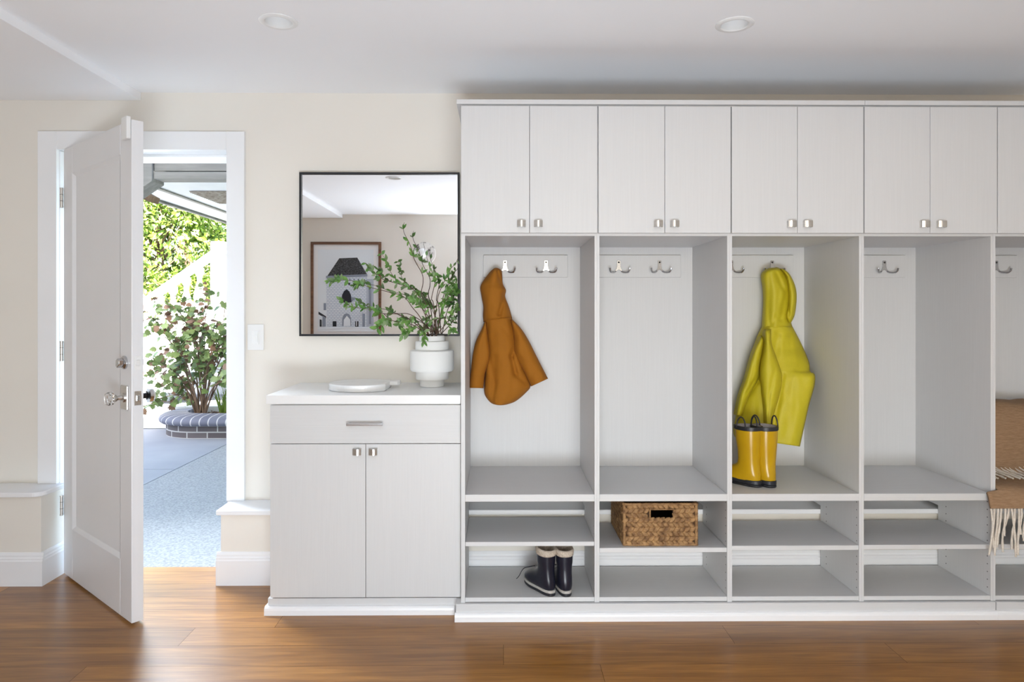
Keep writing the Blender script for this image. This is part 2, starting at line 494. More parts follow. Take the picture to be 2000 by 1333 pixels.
# recessed panel with a sloping edge
mb = MB()
a0, a1, b0, b1 = st, dl - st, DB + brl, DT - tr
for yo, yi in ((.0, .012), (TH, TH - .012)):
    e = .014
    vs = [(a0, yo, b0), (a1, yo, b0), (a1, yo, b1), (a0, yo, b1), (a0 + e, yi, b0 + e), (a1 - e, yi, b0 + e), (a1 - e, yi, b1 - e), (a0 + e, yi, b1 - e)]
    mb.add(vs, [(0, 1, 5, 4), (1, 2, 6, 5), (2, 3, 7, 6), (3, 0, 4, 7), (4, 5, 6, 7)])
mb.build('door_panel', M['door'], door, local=True)
for py in (387, 686, 987):
    z = Z(py, 3.18, 122)
    mb = MB()
    mb.lathe([(.0065, z - .043), (.0065, z + .043)], (-.004, -.008, 0), 14)
    for q in (-.047, .041): mb.lathe([(.0075, z + q), (.0075, z + q + .006)], (-.004, -.008, 0), 14)
    for q in (-.016, .015): mb.lathe([(.0068, z + q), (.0068, z + q + .0015)], (-.004, -.008, 0), 14, mi=1)
    mb.box(-.0025, -.0002, 0, .036, z - .045, z + .045)
    mb.build('hinge', [M['nickel'], M['gap']], door, smooth='auto', local=True)
# lever side: knob with back plate, thumb turn, latch plates, outer knob
kz = 1.25 - (776 - 606) * 2.70 / F
tz = 1.25 - (708 - 606) * 2.70 / F
kx = dl - .062
bp_ = bx('knob_plate', M['nickel'], door, kx - .033, kx + .033, -.007, 0, kz - .048, kz + .048, bevel=.0025, local=True)
mb = MB().lathe([(.019, -.007), (.019, -.012), (.010, -.015), (.009, -.030), (.013, -.034), (.015, -.040), (.012, -.043)], (kx, 0, kz), 24, 'y')
mb.build('knob_neck', M['nickel'], door, smooth='auto', local=True)
MB().lathe([(.016, -.043), (.026, -.048), (.0275, -.060), (.023, -.070), (.010, -.072)], (kx, 0, kz), 12, 'y').build('door_knob', M['glass'], door, local=True)
mb = MB()
mb.lathe([(.027, 0), (.027, -.007), (.022, -.013), (.014, -.015)], (kx, 0, tz), 28, 'y')
mb.prism([(kx - .008, tz - .012), (kx + .004, tz - .020), (kx + .024, tz - .008), (kx + .026, tz + .012), (kx + .008, tz + .018), (kx - .006, tz + .010)], -.034, -.015, 'y')
mb.build('thumb_turn', M['chrome'], door, smooth='auto', bevel=.002, local=True)
mb = MB().lathe([(.028, TH), (.028, TH + .010), (.024, TH + .016)], (kx, 0, tz), 28, 'y')
mb.build('deadbolt_cylinder', M['dkmetal'], door, smooth='auto', local=True)
mb = MB().lathe([(.030, TH), (.030, TH + .006), (.013, TH + .010), (.012, TH + .034), (.018, TH + .036)], (kx, 0, kz), 24, 'y')
mb.build('outer_knob_neck', M['dkmetal'], door, smooth='auto', local=True)
MB().lathe([(.018, TH + .036), (.029, TH + .041), (.030, TH + .054), (.024, TH + .062), (.01, TH + .063)], (kx, 0, kz), 20, 'y').build('outer_knob', M['chrome'], door, smooth='auto', local=True)
for z, m, cm in ((tz, M['plastic'], M['lens']), (kz, M['nickel'], M['chrome'])):
    p = MB().box(dl, dl + .0016, .010, .036, z - .028, z + .028).build('latch_plate', m, door, local=True)
    MB().box(dl + .0016, dl + .007, .016, .030, z - .012, z + .012).build('latch_bolt', cm, p, bevel=.002, local=True)
    mb = MB()
    for q in (-.021, .021): mb.lathe([(.0035, dl + .0016), (.003, dl + .0026)], (0, .023, z + q), 10, 'x')
    mb.build('screw', m, p, local=True)
mb = MB().box(dl - .060, dl - .004, -.017, -.0005, DT - .078, DT + .012)
s_ = mb.build('contact_sensor', M['plastic'], door, bevel=.004, seg=3, local=True)
s_['label'] = 'white plastic alarm contact at the top corner'

# ------------------------------------------------------------------ wall things: switch, mirror
c = at(500, 659, WALL)
sw = thing('light_switch', (c.x, WALL, c.z), 'white light switch plate on the wall right of the doorway', 'light switch')
bx('cover_plate', M['plastic'], sw, c.x - .039, c.x + .039, WALL - .007, WALL, c.z - .062, c.z + .062, bevel=.003)
bx('rocker', M['plastic'], sw, c.x - .0175, c.x + .0175, WALL - .010, WALL - .007, c.z - .034, c.z + .034, bevel=.001)
mb = MB().prism([(WALL - .010, c.z - .030), (WALL - .017, c.z + .004), (WALL - .010, c.z + .031)], c.x - .002, c.x + .0135, 'x')
mb.build('paddle', M['plastic'], sw, bevel=.001)

m0, m1 = at(584.5, 657, 3.19), at(897.5, 337, 3.19)
mir = thing('wall_mirror', ((m0.x + m1.x) / 2, 3.19, m0.z), 'square black-framed wall mirror above the small cabinet', 'mirror')
fw = .0095
mb = MB()
mb.box(m0.x, m0.x + fw, 3.188, WALL, m0.z, m1.z); mb.box(m1.x - fw, m1.x, 3.188, WALL, m0.z, m1.z)
mb.box(m0.x + fw, m1.x - fw, 3.188, WALL, m0.z, m0.z + fw); mb.box(m0.x + fw, m1.x - fw, 3.188, WALL, m1.z - fw, m1.z)
mb.build('frame', M['black'], mir, bevel=.0008)
MB().box(m0.x + fw, m1.x - fw, 3.199, 3.215, m0.z + fw, m1.z - fw).build('mirror_glass', M['mirror'], mir)

# ------------------------------------------------------------------ lockers
PITCH = [X(900, FACE) + .0005] + [X(p, FACE) for p in (1166, 1425, 1682.5, 1939.5)]
PITCH.append(PITCH[-1] + (PITCH[-1] - PITCH[-2]))
DTOP, DBOT = Z(209, FACE), Z(456, FACE)
SEAT_T, SEAT_B = Z(966.5, FACE), Z(980.5, FACE)
DECK = Z(1168, FACE)
PB = 3.205                      # back panel plane
PT = .0100                      # half of a partition
def make_knob(x, z, y, name, parent, w=.0335, h=.0255):
    """curved square pull: two posts and a bowed plate, bulging into the room"""
    k = 10
    out = [(x - w / 2 + w * i / k, y - .017 - .006 * math.sin(PI * i / k)) for i in range(k + 1)]
    inn = [(px, py + .004) for px, py in out][::-1]
    mb = MB()
    mb.prism(out + inn, z - h / 2, z + h / 2, 'z')
    mb.box(x - w / 2, x - w / 2 + .004, y - .015, y, z - h / 2, z + h / 2)
    mb.box(x + w / 2 - .004, x + w / 2, y - .015, y, z - h / 2, z + h / 2)
    return mb.build(name, M['nickel'], parent, smooth='auto')

def make_hook(x, z, y, parent):
    """double coat hook: flared plate with a screw and two upturned prongs"""
    mb = MB()
    out = [(-.0085, .026), (-.0065, .029), (.0065, .029), (.0085, .026), (.0085, .004), (.011, -.010), (.020, -.022), (.014, -.026), (.007, -.018),
           (0, -.0155), (-.007, -.018), (-.014, -.026), (-.020, -.022), (-.011, -.010), (-.0085, .004)]
    mb.prism([(x + a, z + b) for a, b in out], y - .006, y, 'y')
    for s in (-1, 1):
        mb.tube([(x + s * a, y - f, z + b) for a, b, f in ((.014, -.022, .003), (.022, -.0275, .010), (.032, -.029, .020), (.041, -.0275, .030), (.0455, -.020, .036), (.0465, -.008, .038))],
                [.0045, .0045, .0042, .0042, .0042, .0046], 10)
    mb.lathe([(.0045, y - .006), (.0035, y - .0085)], (x, 0, z + .020), 12, 'y', mi=1)
    return mb.build('coat_hook', [M['chrome'], M['gap']], parent, smooth='auto', bevel=.0007)

LK = ['white locker cabinet at the left end, holding the orange coat and black boots',
      'white locker cabinet with a woven basket on its shelf',
      'white locker cabinet holding the yellow raincoat and yellow boots',
      'empty white locker cabinet right of the yellow raincoat',
      'white locker cabinet at the right edge with a tan throw on its seat']
SHELF_Y = [(1059.5, 1068), (1072, 1081), (1068.5, 1077.5), (1067.5, 1076.5), (1067, 1076)]
DOORX = [(900, 1034.3, 1167), (1168.3, 1298.3, 1427.5), (1428.8, 1557.3, 1686.7), (1688.2, 1816.3, 1947.5), (1948.5, 2078, 2208)]
KNOBX = [(1018.5, 1051.5), (1286, 1318), (1547, 1578.5), (1807.5, 1840), (2066, 2098)]
LOCK = []
for i in range(5):
    x0, x1 = PITCH[i], PITCH[i + 1]
    xi0, xi1 = x0 + PT * (1.7 if i == 0 else 1), x1 - PT
    t = thing('locker_cabinet', ((x0 + x1) / 2, 2.96, DECK - .02), LK[i], 'locker', 'row of white mudroom lockers')
    LOCK.append(t)
    # side panels, notched over the kerb; shelf-pin holes along the lower part
    for a, b, side in ((x0, xi0, 1), (xi1, x1, -1)):
        mb = MB()
        out = [(FACE, DECK - .02), (3.04, DECK - .02), (3.04, .36), (PB + .01, .36), (PB + .01, DTOP), (FACE, DTOP)]
        mb.prism(out, a + .0002, b - .0002, 'x')
        hx = b if side > 0 else a
        for yy in (FACE + .018, 2.985):
            z = .115
            while z < .47:
                if not (.255 < z < .30):
                    ring = [(hx + side * .0003, yy + .0027 * math.cos(q * PI / 4), z + .0027 * math.sin(q * PI / 4)) for q in range(8)]
                    mb.add(ring, [list(range(8))], 1)
                z += .0318
        mb.build('side_panel', [M['cab'], M['hole']], t)
    MB().box(xi0, xi1, PB, PB + .01, .36, DTOP).build('back_panel', M['cab'], t)
    # cupboard above
    zb = Z(461, FACE)
    MB().box(xi0, xi1, FACE, PB, zb, zb + .018).build('cupboard_floor', M['cabh'], t)
    MB().box(xi0, xi1, FACE, PB, DTOP - .018, DTOP).build('cupboard_top', M['cabh'], t)
    e = DOORX[i]
    for j in (0, 1):
        a, b = X(e[j], FACE - .018) + .0008, X(e[j + 1], FACE - .018) - .0008
        d_ = bx('cupboard_door', M['cab'], t, a, b, FACE - .019, FACE - .001, DBOT, DTOP - .001, bevel=.0012)
        make_knob(X(KNOBX[i][j], FACE - .03), Z(437, FACE - .03), FACE - .019, 'knob', d_)
    bx('seat', M['cabh'], t, xi0, xi1, FACE - .001, PB, SEAT_B, SEAT_T)
    s0, s1 = SHELF_Y[i]
    bx('shelf', M['cabh'], t, xi0 + .0005, xi1 - .0005, FACE + .002, 3.04, Z(s1, FACE), Z(s0, FACE))
    bx('bottom_shelf', M['cabh'], t, xi0, xi1, FACE + .001, 3.04, DECK - .018, DECK)
    xc = (xi0 + xi1) / 2
    rl = bx('hook_rail', M['cab'], t, xc - .201, xc + .201, PB - .014, PB, Z(542, 3.19), Z(498.5, 3.19), bevel=.002)
    for s in (-1, 1):
        make_hook(xc + .0975 * s, Z(521, 3.19), PB - .014, rl)
LX0, LX1 = PITCH[0], PITCH[-1]

# crown boards in two lengths, meeting over the middle of the row
seam = X(1689, 2.69)
for a, b, lab in ((X(891.5, 2.69), seam, 'long white crown board along the locker tops, left of the seam'),
                  (seam, LX1 + .02, 'white crown board along the locker tops, right of the seam')):
    mb = MB()
    mb.box(a + .0006, b - .0006, 2.688, WALL, Z(203.5, 2.69), Z(194.5, 2.69))
    mb.box(max(a, LX0) + .0006, b - .0006, 2.703, WALL, DTOP + .0005, Z(203.5, 2.69))
    o = mb.build('crown_board', M['cabh'], bevel=.0012)
    tag(o, lab, 'crown moulding', 'crown boards on the lockers')
# plinth under the lockers with a quarter-round shoe, mitred near its right end
psx = X(1948, 2.69)
for a, b, lab in ((X(888, 2.69), psx, 'long white plinth under the lockers, chipped at its left end'),
                  (psx, LX1 + .02, 'short white plinth piece at the right edge beyond the mitre')):
    pl = thing('locker_plinth', ((a + b) / 2, 2.75, 0), lab, 'plinth', 'plinths under the lockers')
    zt = DECK - .0205
    bx('plinth_board', M['cabh'], pl, a + .004, b - .0004, 2.699, 3.045, 0, zt, bevel=.002)
    prof = [(2.699, 0), (2.684, 0), (2.684, .020), (2.686, .027), (2.691, .032), (2.699, .034)]
    MB().prism(prof, a, b - .0004, 'x').build('shoe_moulding', M['trim'], pl)

# ------------------------------------------------------------------ the small cabinet
BF = 2.775
bx0, bx1 = X(530.5, BF), LX0 - .004
ct_z = Z(772.5, 2.745, 700)
cb = thing('base_cabinet', ((bx0 + bx1) / 2, 2.95, 0), 'white low cabinet with one drawer above two doors, right of the doorway', 'cabinet')
zb0 = Z(1165, BF, 700)
dz0, dz1 = Z(865.5, BF, 700), Z(790.5, BF, 700)
mb = MB()
cz = ct_z - .042
mb.box(bx0 + .001, bx0 + .019, BF + .001, 3.04, zb0, cz); mb.box(bx1 - .019, bx1 - .001, BF + .001, 3.04, zb0, cz)
mb.box(bx0 + .019, bx1 - .019, BF + .001, 3.04, zb0, zb0 + .018); mb.box(bx0 + .019, bx1 - .019, BF + .003, 3.04, cz - .018, cz)
mb.box(bx0 + .019, bx1 - .019, 3.03, 3.04, zb0 + .018, cz - .018)
mb.box(bx0 + .001, bx1 - .001, 3.04, WALL - .004, ZR + .001, cz)
mb.build('cabinet_body', M['cab'], cb)
dr = bx('drawer', M['cabh'], cb, bx0, bx1, BF - .018, BF, dz0 + .001, dz1, bevel=.0012)
hx0, hx1, hz = X(677, BF - .04), X(748, BF - .04), Z(829, BF - .04, 700)
mb = MB()
mb.box(hx0, hx1, BF - .050, BF - .042, hz - .006, hz + .005)
for q in (hx0 + .010, hx1 - .010): mb.box(q - .005, q + .005, BF - .042, BF - .018, hz - .004, hz + .004)
mb.build('drawer_handle', M['chrome'], dr, bevel=.0015)
xm = X(714.3, BF - .018)
for a, b, kpx in ((bx0, xm - .001, 696.5), (xm + .001, bx1, 728)):
    d_ = bx('cabinet_door', M['cab'], cb, a, b, BF - .018, BF, zb0 + .002, dz0 - .0015, bevel=.0012)
    make_knob(X(kpx, BF - .035), Z(884, BF - .035, 700), BF - .018, 'knob', d_)
px0 = X(523, 2.765)
bx('plinth_board', M['cabh'], cb, px0, bx1 + .0, 2.765, 3.04, 0, zb0 - .004, bevel=.002)
mb = MB().prism([(2.765, 0), (2.748, 0), (2.748, .020), (2.750, .028), (2.756, .034), (2.765, .036)], X(516, 2.75), X(886, 2.70), 'x')
mb.box(X(516, 2.75), px0, 2.765, 3.04, 0, .034)
mb.build('shoe_moulding', M['trim'], cb)
o = MB().box(X(519.5, 2.745), bx1 + .001, 2.745, WALL - .001, ct_z - .042 + .0005 + .006, ct_z).box(bx0 + .004, bx1 - .002, 2.768, WALL - .002, ct_z - .0415, ct_z - .0355).build('countertop', M['top'], bevel=.0015)
tag(o, 'white countertop on the low cabinet, under the mirror', 'countertop')

# ------------------------------------------------------------------ on the countertop
VC = Vector((at(844, 757, 3.065).x, 3.065, ct_z))
def vase():
    k = 3.065 / F
    def h(py): return ct_z + (757.5 - py) * k * .985
    r = {}
    prof = [(0.001, h(757)), (23.0 * k, h(757)), (23.5 * k, h(755.5)), (23.5 * k, h(743.5)), (31 * k, h(743)), (32 * k, h(741)), (32 * k, h(727.5)),
            (40 * k, h(727)), (42 * k, h(724)), (42.5 * k, h(720)), (42.5 * k, h(690)), (42 * k, h(687)), (40 * k, h(685.5)), (32.5 * k, h(685)), (32.5 * k, h(670)), (31.5 * k, h(668)),
            (25 * k, h(667.5)), (24.5 * k, h(659)), (23.5 * k, h(657.5)), (21.5 * k, h(658)), (21 * k, h(667)), (21 * k, h(690)), (.001, h(690))]
    o = MB().lathe(prof, (VC.x, VC.y, 0), 56, caps=False).build('vase', M['ceramic'], smooth='auto')
    tag(o, 'white stacked-cylinder ceramic vase holding leafy branches', 'vase')
    return h(660)
VTOP = vase()

def marble_board():
    c = at(709, 757, 2.985); c.z = ct_z
    r = .142
    t = thing('marble_board', (c.x, 2.96, ct_z), 'round white marble serving board lying on the countertop', 'serving board')
    out = []
    for i in range(72):
        a = 2 * PI * i / 72 - PI
        out.append((c.x + r * math.cos(a), 2.965 + r * .98 * math.sin(a)))
    # flat-cut side at the right with a short handle tab
    out = [(x, y) for x, y in out if x < c.x + .118]
    MB().prism(out, ct_z + .0005, ct_z + .030, 'z').build('board', M['marble'], t, bevel=.004, seg=3)
    MB().prism([(c.x + .112, 3.00), (c.x + .150, 3.005), (c.x + .158, 3.02), (c.x + .158, 3.055), (c.x + .148, 3.068), (c.x + .112, 3.06)], ct_z + .012, ct_z + .030, 'z').build('handle_tab', M['marble'], t, bevel=.004, seg=3)
marble_board()

# ------------------------------------------------------------------ leafy branches
def smooth_path(pts, n):
    pts = [Vector(p) for p in pts]
    out = []
    k = len(pts)
    for i in range(k - 1):
        p0, p1, p2, p3 = pts[max(i - 1, 0)], pts[i], pts[i + 1], pts[min(i + 2, k - 1)]
        for j in range(n):
            t = j / n
            out.append(.5 * ((2 * p1) + (-p0 + p2) * t + (2 * p0 - 5 * p1 + 4 * p2 - p3) * t * t + (-p0 + 3 * p1 - 3 * p2 + p3) * t ** 3))
    out.append(pts[-1])
    return out
def add_leaf(mb, p, d, nrm, ln, wd, mi, fold=.25, curl=.15):
    d = d.normalized()
    s = d.cross(nrm)
    if s.length < 1e-4: s = d.orthogonal()
    s.normalize(); u = s.cross(d)
    rows = ((0, .06), (.18, .62), (.42, 1.0), (.68, .80), (.88, .36), (1.0, .02))
    vs = []
    for t, w in rows:
        c = p + d * ln * t - u * (ln * curl * t * t)
        h = w * wd * .5
        vs += [c - s * h + u * h * fold, c, c + s * h + u * h * fold]
    fs = []
    for i in range(len(rows) - 1):
        a = i * 3; b = a + 3
        fs += [(a, a + 1, b + 1, b), (a + 1, a + 2, b + 2, b + 1)]
    mb.add(vs, fs, mi)

ZB = lambda p: (640 + p[0] / 5.127, 420 + p[1] / 5.127)
BR = [
 ('branch sweeping furthest left across the reflected print, upper one', [(1020, 1180), (940, 1050), (850, 930), (760, 820), (600, 770), (420, 725), (240, 660), (90, 655), (0, 665)], -.12, 46, []),
 ('branch reaching low left across the reflected archway', [(1000, 1190), (900, 1110), (720, 1000), (560, 990), (430, 945), (300, 930), (200, 900), (130, 850)], -.06, 40, [[(560, 990), (620, 1060), (540, 1110), (470, 1150)]]),
 ('short branch arching left just above the mirror bottom edge', [(1005, 1190), (900, 1130), (780, 1085), (690, 1070), (600, 1050), (530, 1070)], -.16, 26, []),
 ('branch rising left toward the reflected frame corner', [(1020, 1170), (985, 1040), (960, 900), (860, 750), (700, 690), (540, 640), (460, 570), (380, 480)], .02, 34, [[(720, 690), (640, 590), (600, 480), (540, 390)], [(860, 750), (900, 800), (930, 900)]]),
 ('tallest branch, its bare tip highest of all', [(1050, 1160), (1010, 970), (940, 800), (955, 680), (945, 590), (870, 450), (825, 300), (770, 190), (757, 130), (768, 75)], -.03, 16, []),
 ('branch in front of the reflected wall lamp, right of the tallest', [(1060, 1160), (1060, 900), (1040, 840), (1070, 700), (1072, 640), (1030, 540), (990, 420), (960, 290)], .04, 16, []),
 ('branch leaning right to the locker edge', [(1065, 1170), (1085, 960), (1110, 800), (1180, 640), (1215, 560), (1280, 485), (1312, 410)], .00, 15, []),
 ('bushy branch on the right side of the vase', [(1080, 1180), (1130, 1010), (1170, 880), (1215, 760), (1250, 680)], -.05, 34, [[(1170, 880), (1240, 780), (1300, 740)], [(1200, 800), (1220, 700), (1215, 620)]]),
 ('low branch on the right hugging the locker side', [(1090, 1190), (1170, 1110), (1230, 1020), (1280, 930)], -.10, 28, [[(1170, 1110), (1230, 1130), (1250, 1150)]]),
 ('small sprig drooping over the front of the vase', [(1030, 1200), (985, 1120), (962, 1150), (968, 1220), (948, 1300)], -.15, 12, []),
 ('short sprig spilling low left of the vase mouth', [(1010, 1195), (930, 1110), (860, 1120), (800, 1180), (750, 1205)], -.17, 28, [[(900, 1110), (830, 1050), (760, 1060)]]),
 ('short bushy sprig in the middle of the bunch', [(1050, 1190), (1030, 1100), (990, 1030), (920, 900), (840, 850)], -.08, 30, [[(1030, 1100), (1110, 1040), (1150, 960)]]),
]
def branches():
    rnd = random.Random(11)
    for bi, (lab, pts, dd, nl, twigs) in enumerate(BR):
        t = thing('leafy_branch', (VC.x, VC.y, VTOP - .03), 'leafy ' + lab, 'branch', 'leafy branches in the white vase')
        def world(pp, i, n, d0):
            x, y = ZB(pp)
            q = min(1, i / max(1, n - 1) * 1.6)
            p = at(x, y, VC.y + d0 * q)
            p.y = min(p.y, 3.165)
            return p
        base = [Vector((VC.x + rnd.uniform(-.022, .022), VC.y + rnd.uniform(-.02, .02), VTOP - .03))]
        main = base + [world(p, i, len(pts), dd) for i, p in enumerate(pts)][1:]
        paths = [smooth_path(main, 6)]
        for tw in twigs:
            n0 = min(paths[0], key=lambda q: (q - world(tw[0], 2, 4, dd)).length)
            wp = [n0] + [world(p, 4, 4, dd - .04 * (i + 1)) for i, p in enumerate(tw[1:])]
            paths.append(smooth_path(wp, 6))
        sm = MB()
        for j, pa in enumerate(paths):
            r0 = .0024 if j == 0 else .0015
            sm.tube(pa, [r0 * (1 - .65 * k / len(pa)) for k in range(len(pa))], 6)
        lm = MB()
        for j, pa in enumerate(paths):
            cnt = int(nl * (1.0 if j == 0 else .45) * 1.0)
            k = 0
            while k < cnt:
                f = rnd.uniform(.28, 1.0) ** .8 if j == 0 else rnd.uniform(.15, 1)
                if bi in (4, 5) and f > .88: f = rnd.uniform(.5, .86)
                idx = min(len(pa) - 2, int(f * (len(pa) - 1)))
                p = pa[idx].lerp(pa[idx + 1], rnd.random())
                if p.z < VTOP + .004 and bi != 9: k += .3; continue
                tg = (pa[idx + 1] - pa[idx]).normalized()
                for q in range(rnd.choice((1, 2, 2, 3))):
                    side = Vector((rnd.uniform(-1, 1), rnd.uniform(-.8, .5), rnd.uniform(-1, 1)))
                    d = (tg * rnd.uniform(.3, .9) + side * .85).normalized()
                    nrm = Vector((rnd.uniform(-.6, .6), -1, rnd.uniform(-.1, .9))).normalized()
                    ln = rnd.uniform(.020, .036)
                    e = p + d * ln
                    if e.y > 3.178 or p.y > 3.178 or e.x > LX0 - .012 or p.x > LX0 - .012: continue
                    add_leaf(lm, p, d, nrm, ln, ln * rnd.uniform(.36, .50), 0 if rnd.random() < .68 else 1, .22, rnd.uniform(-.1, .3))
                    k += 1
        sm.build('stem', M['stem'], t, smooth=True)
        lm.build('leaves', [M['leaf'], M['leaf2']], t, smooth=True)
branches()

# ------------------------------------------------------------------ coats
def resample(pl, n):
    pl = [Vector(p) for p in pl]
    L = [0]
    for a, b in zip(pl, pl[1:]): L.append(L[-1] + (b - a).length)
    out = []
    for i in range(n + 1):
        s = L[-1] * i / n
        k = 0
        while k < len(pl) - 2 and L[k + 1] < s: k += 1
        q = (s - L[k]) / max(1e-6, L[k + 1] - L[k])
        out.append(pl[k].lerp(pl[k + 1], min(1, q)))
    return out
def smooth2(pl, n=5):
    return [Vector((p.x, p.y)) for p in smooth_path([(a, b, 0) for a, b in pl], n)]
def cloth(name, m, parent, left, right, d, thick, back, nr=44, nc=26, creases=(), ends=(0, 0), seed=0, ripple=.0025, tilt=0.0, dfun=None, maxy=None):
    """puffed piece of cloth between two edge lines (photo pixels) hanging around plane y = d"""
    Lp = resample(smooth2(left), nr); Rp = resample(smooth2(right), nr)
    fr, bk = [], []
    for i in range(nr + 1):
        v = i / nr
        e = 1.0
        if ends[0] and v < ends[0]: e *= math.sqrt(max(0.0, 1 - (1 - v / ends[0]) ** 2))
        if ends[1] and v > 1 - ends[1]: e *= math.sqrt(max(0.0, 1 - (1 - (1 - v) / ends[1]) ** 2))
        for j in range(nc + 1):
            u = j / nc
            p = Lp[i].lerp(Rp[i], u)
            b = max(0.0, 1 - abs(2 * u - 1) ** 2.5) ** .58 * e
            dd = d + (dfun(u, v) if dfun else 0)
            off = thick * b
            if b > .05:
                nz = noise.noise((p.x * .06 + p.y * .012 + seed, p.y * .012, seed)) * ripple * 3.2 + noise.noise((p.x * .12, p.y * .045 + seed, seed)) * ripple * 1.3
                off += nz * min(1, b * 1.5)
            for cx0, cy0, cx1, cy1, wd, dp in creases:
                a = Vector((cx0, cy0)); bb = Vector((cx1, cy1)); ab = bb - a
                q = max(0, min(1, (p - a).dot(ab) / ab.length_squared))
                ds = (p - (a + ab * q)).length
                off -= dp * math.exp(-(ds / wd) ** 2) * min(1, b * 1.6)
            y = dd - off
            yb = dd + back * b
            if maxy: yb = min(yb, maxy)
            fr.append(at(p.x, p.y, y)); 
            w = at(p.x, p.y, dd); w.y = yb
            bk.append(w)
    n = nc + 1
    vs = fr + bk
    o = len(fr)
    fs = []
    for i in range(nr):
        for j in range(nc):
            a = i * n + j
            fs.append((a, a + 1, a + n + 1, a + n))
            fs.append((o + a, o + a + n, o + a + n + 1, o + a + 1))
    for j in range(nc):
        fs.append((j, o + j, o + j + 1, j + 1))
        a = nr * n + j
        fs.append((a, a + 1, o + a + 1, o + a))
    mb = MB().add(vs, fs)
    ob = mb.build(name, m, parent, smooth=True)
    bm = bmesh.new(); bm.from_mesh(ob.data)
    bmesh.ops.remove_doubles(bm, verts=bm.verts, dist=.0002)
    bmesh.ops.recalc_face_normals(bm, faces=bm.faces)
    bm.to_mesh(ob.data); bm.free()
    return ob

def zo(pl): return [(880 + a / 3.507, 440 + b / 3.507) for a, b in pl]
def zc(cs, f): return [(*f([(a, b)])[0], *f([(c, d)])[0], w, dp) for a, b, c, d, w, dp in cs]
p = at(975, 523, 3.15)
oc = thing('hooded_coat', (p.x, 3.15, p.z), 'ochre orange hooded child coat hanging by its hood in the first locker', 'coat')
cloth('coat_body', M['orange'], oc,
      zo([(232, 648), (236, 700), (245, 800), (245, 900), (238, 1000), (230, 1090), (232, 1155), (258, 1200), (290, 1226), (325, 1234)]),
      zo([(418, 630), (438, 700), (456, 800), (478, 880), (505, 960), (530, 1040), (549, 1102), (520, 1145), (450, 1205), (385, 1230), (345, 1235)]),
      3.155, .062, .03, creases=zc([(248, 700, 262, 900, 3, .012), (262, 900, 300, 1080, 4, .010), (300, 1080, 318, 1225, 5, .004), (418, 900, 445, 1020, 4, .022), (445, 1020, 520, 1085, 4, .012), (440, 860, 415, 905, 4, .012), (300, 760, 300, 1000, 6, .004),
                            (262, 800, 440, 812, 1.0, .0024), (318, 810, 318, 1225, .9, .0024), (350, 700, 430, 780, 6, .006), (300, 900, 290, 1190, 5, .009), (440, 820, 418, 900, 3, .012)], zo), ends=(0, .03), seed=1.3, maxy=3.192)
cloth('sleeve', M['orange'], oc,
      zo([(238, 652), (212, 715), (172, 800), (150, 900), (138, 1010), (126, 1116)]),
      zo([(246, 680), (258, 770), (268, 860), (262, 940), (238, 1010), (226, 1118)]),
      3.135, .042, .03, creases=zc([(150, 1040, 232, 1050, .9, .0015), (240, 700, 215, 900, 6, .004), (195, 1050, 230, 1052, 1, .001)], zo), ends=(.05, 0), seed=4.1)
cloth('sleeve', M['orange'], oc,
      zo([(412, 650), (432, 760), (436, 860), (462, 930), (505, 1010), (552, 1106)]),
      zo([(424, 646), (488, 716), (540, 800), (580, 880), (625, 970), (668, 1052)]),
      3.125, .050, .035, creases=zc([(528, 1040, 640, 1000, .9, .0016), (440, 700, 445, 860, 6, .006), (445, 880, 500, 940, 5, .006)], zo), ends=(.05, 0), seed=2.2)
cloth('hood', M['orange'], oc,
      zo([(300, 294), (262, 330), (206, 414), (210, 480), (224, 560), (221, 620), (226, 664)]),
      zo([(318, 292), (350, 315), (358, 400), (380, 446), (374, 490), (400, 560), (422, 638)]),
      3.150, .062, .03, creases=zc([(372, 470, 335, 610, 4, .018), (318, 300, 345, 400, 2.5, .012), (352, 320, 362, 400, 3, .006), (230, 410, 360, 412, 4, .005), (335, 610, 330, 655, 4, .006), (222, 652, 420, 634, 1.6, .004)], zo), ends=(.10, .04), seed=5.7, maxy=3.19)

def zy(pl): return [(1400 + a / 2.563, 460 + b / 2.563) for a, b in pl]
p = at(1507, 523, 3.15)
yc = thing('hooded_raincoat', (p.x, 3.15, p.z), 'bright yellow hooded raincoat hanging in the third locker', 'coat')
cloth('coat_body', M['yellow'], yc,
      zy([(228, 455), (196, 520), (165, 620), (138, 720), (112, 820), (96, 900), (82, 980), (90, 1010)]),
      zy([(378, 455), (428, 552), (462, 636), (468, 684), (490, 694), (490, 750), (462, 850), (440, 950), (416, 1058)]),
      3.14, .085, .045, nr=56, nc=40, creases=zc([(215, 640, 205, 730, 4, .016), (205, 725, 150, 810, 3.5, .016), (150, 700, 100, 880, 4, .006), (290, 520, 330, 700, 6, .004), (330, 700, 285, 960, 4, .012),
                                     (430, 560, 470, 690, 4, .006), (285, 1030, 415, 1040, .8, .0014), (440, 700, 420, 1000, 9, .006), (370, 640, 350, 1000, 10, .005), (300, 490, 370, 500, 4, .006)], zy), seed=3.3, maxy=3.192, dfun=lambda u, v: -.125 * max(0, min(1, (v - .2) / .25)) * u ** 1.5)
cloth('sleeve', M['yellow'], yc,
      zy([(236, 470), (236, 560), (222, 640), (218, 700), (228, 800), (238, 880), (244, 962)]),
      zy([(272, 470), (276, 545), (302, 620), (328, 708), (314, 800), (288, 890), (274, 962)]),
      2.995, .052, .045, creases=zc([(275, 545, 230, 550, 3, .006), (300, 640, 262, 800, 4, .006), (262, 800, 258, 950, 3, .005), (242, 945, 276, 945, .8, .001)], zy), ends=(.04, 0), seed=8.3, dfun=lambda u, v: .05 * (1 - v))
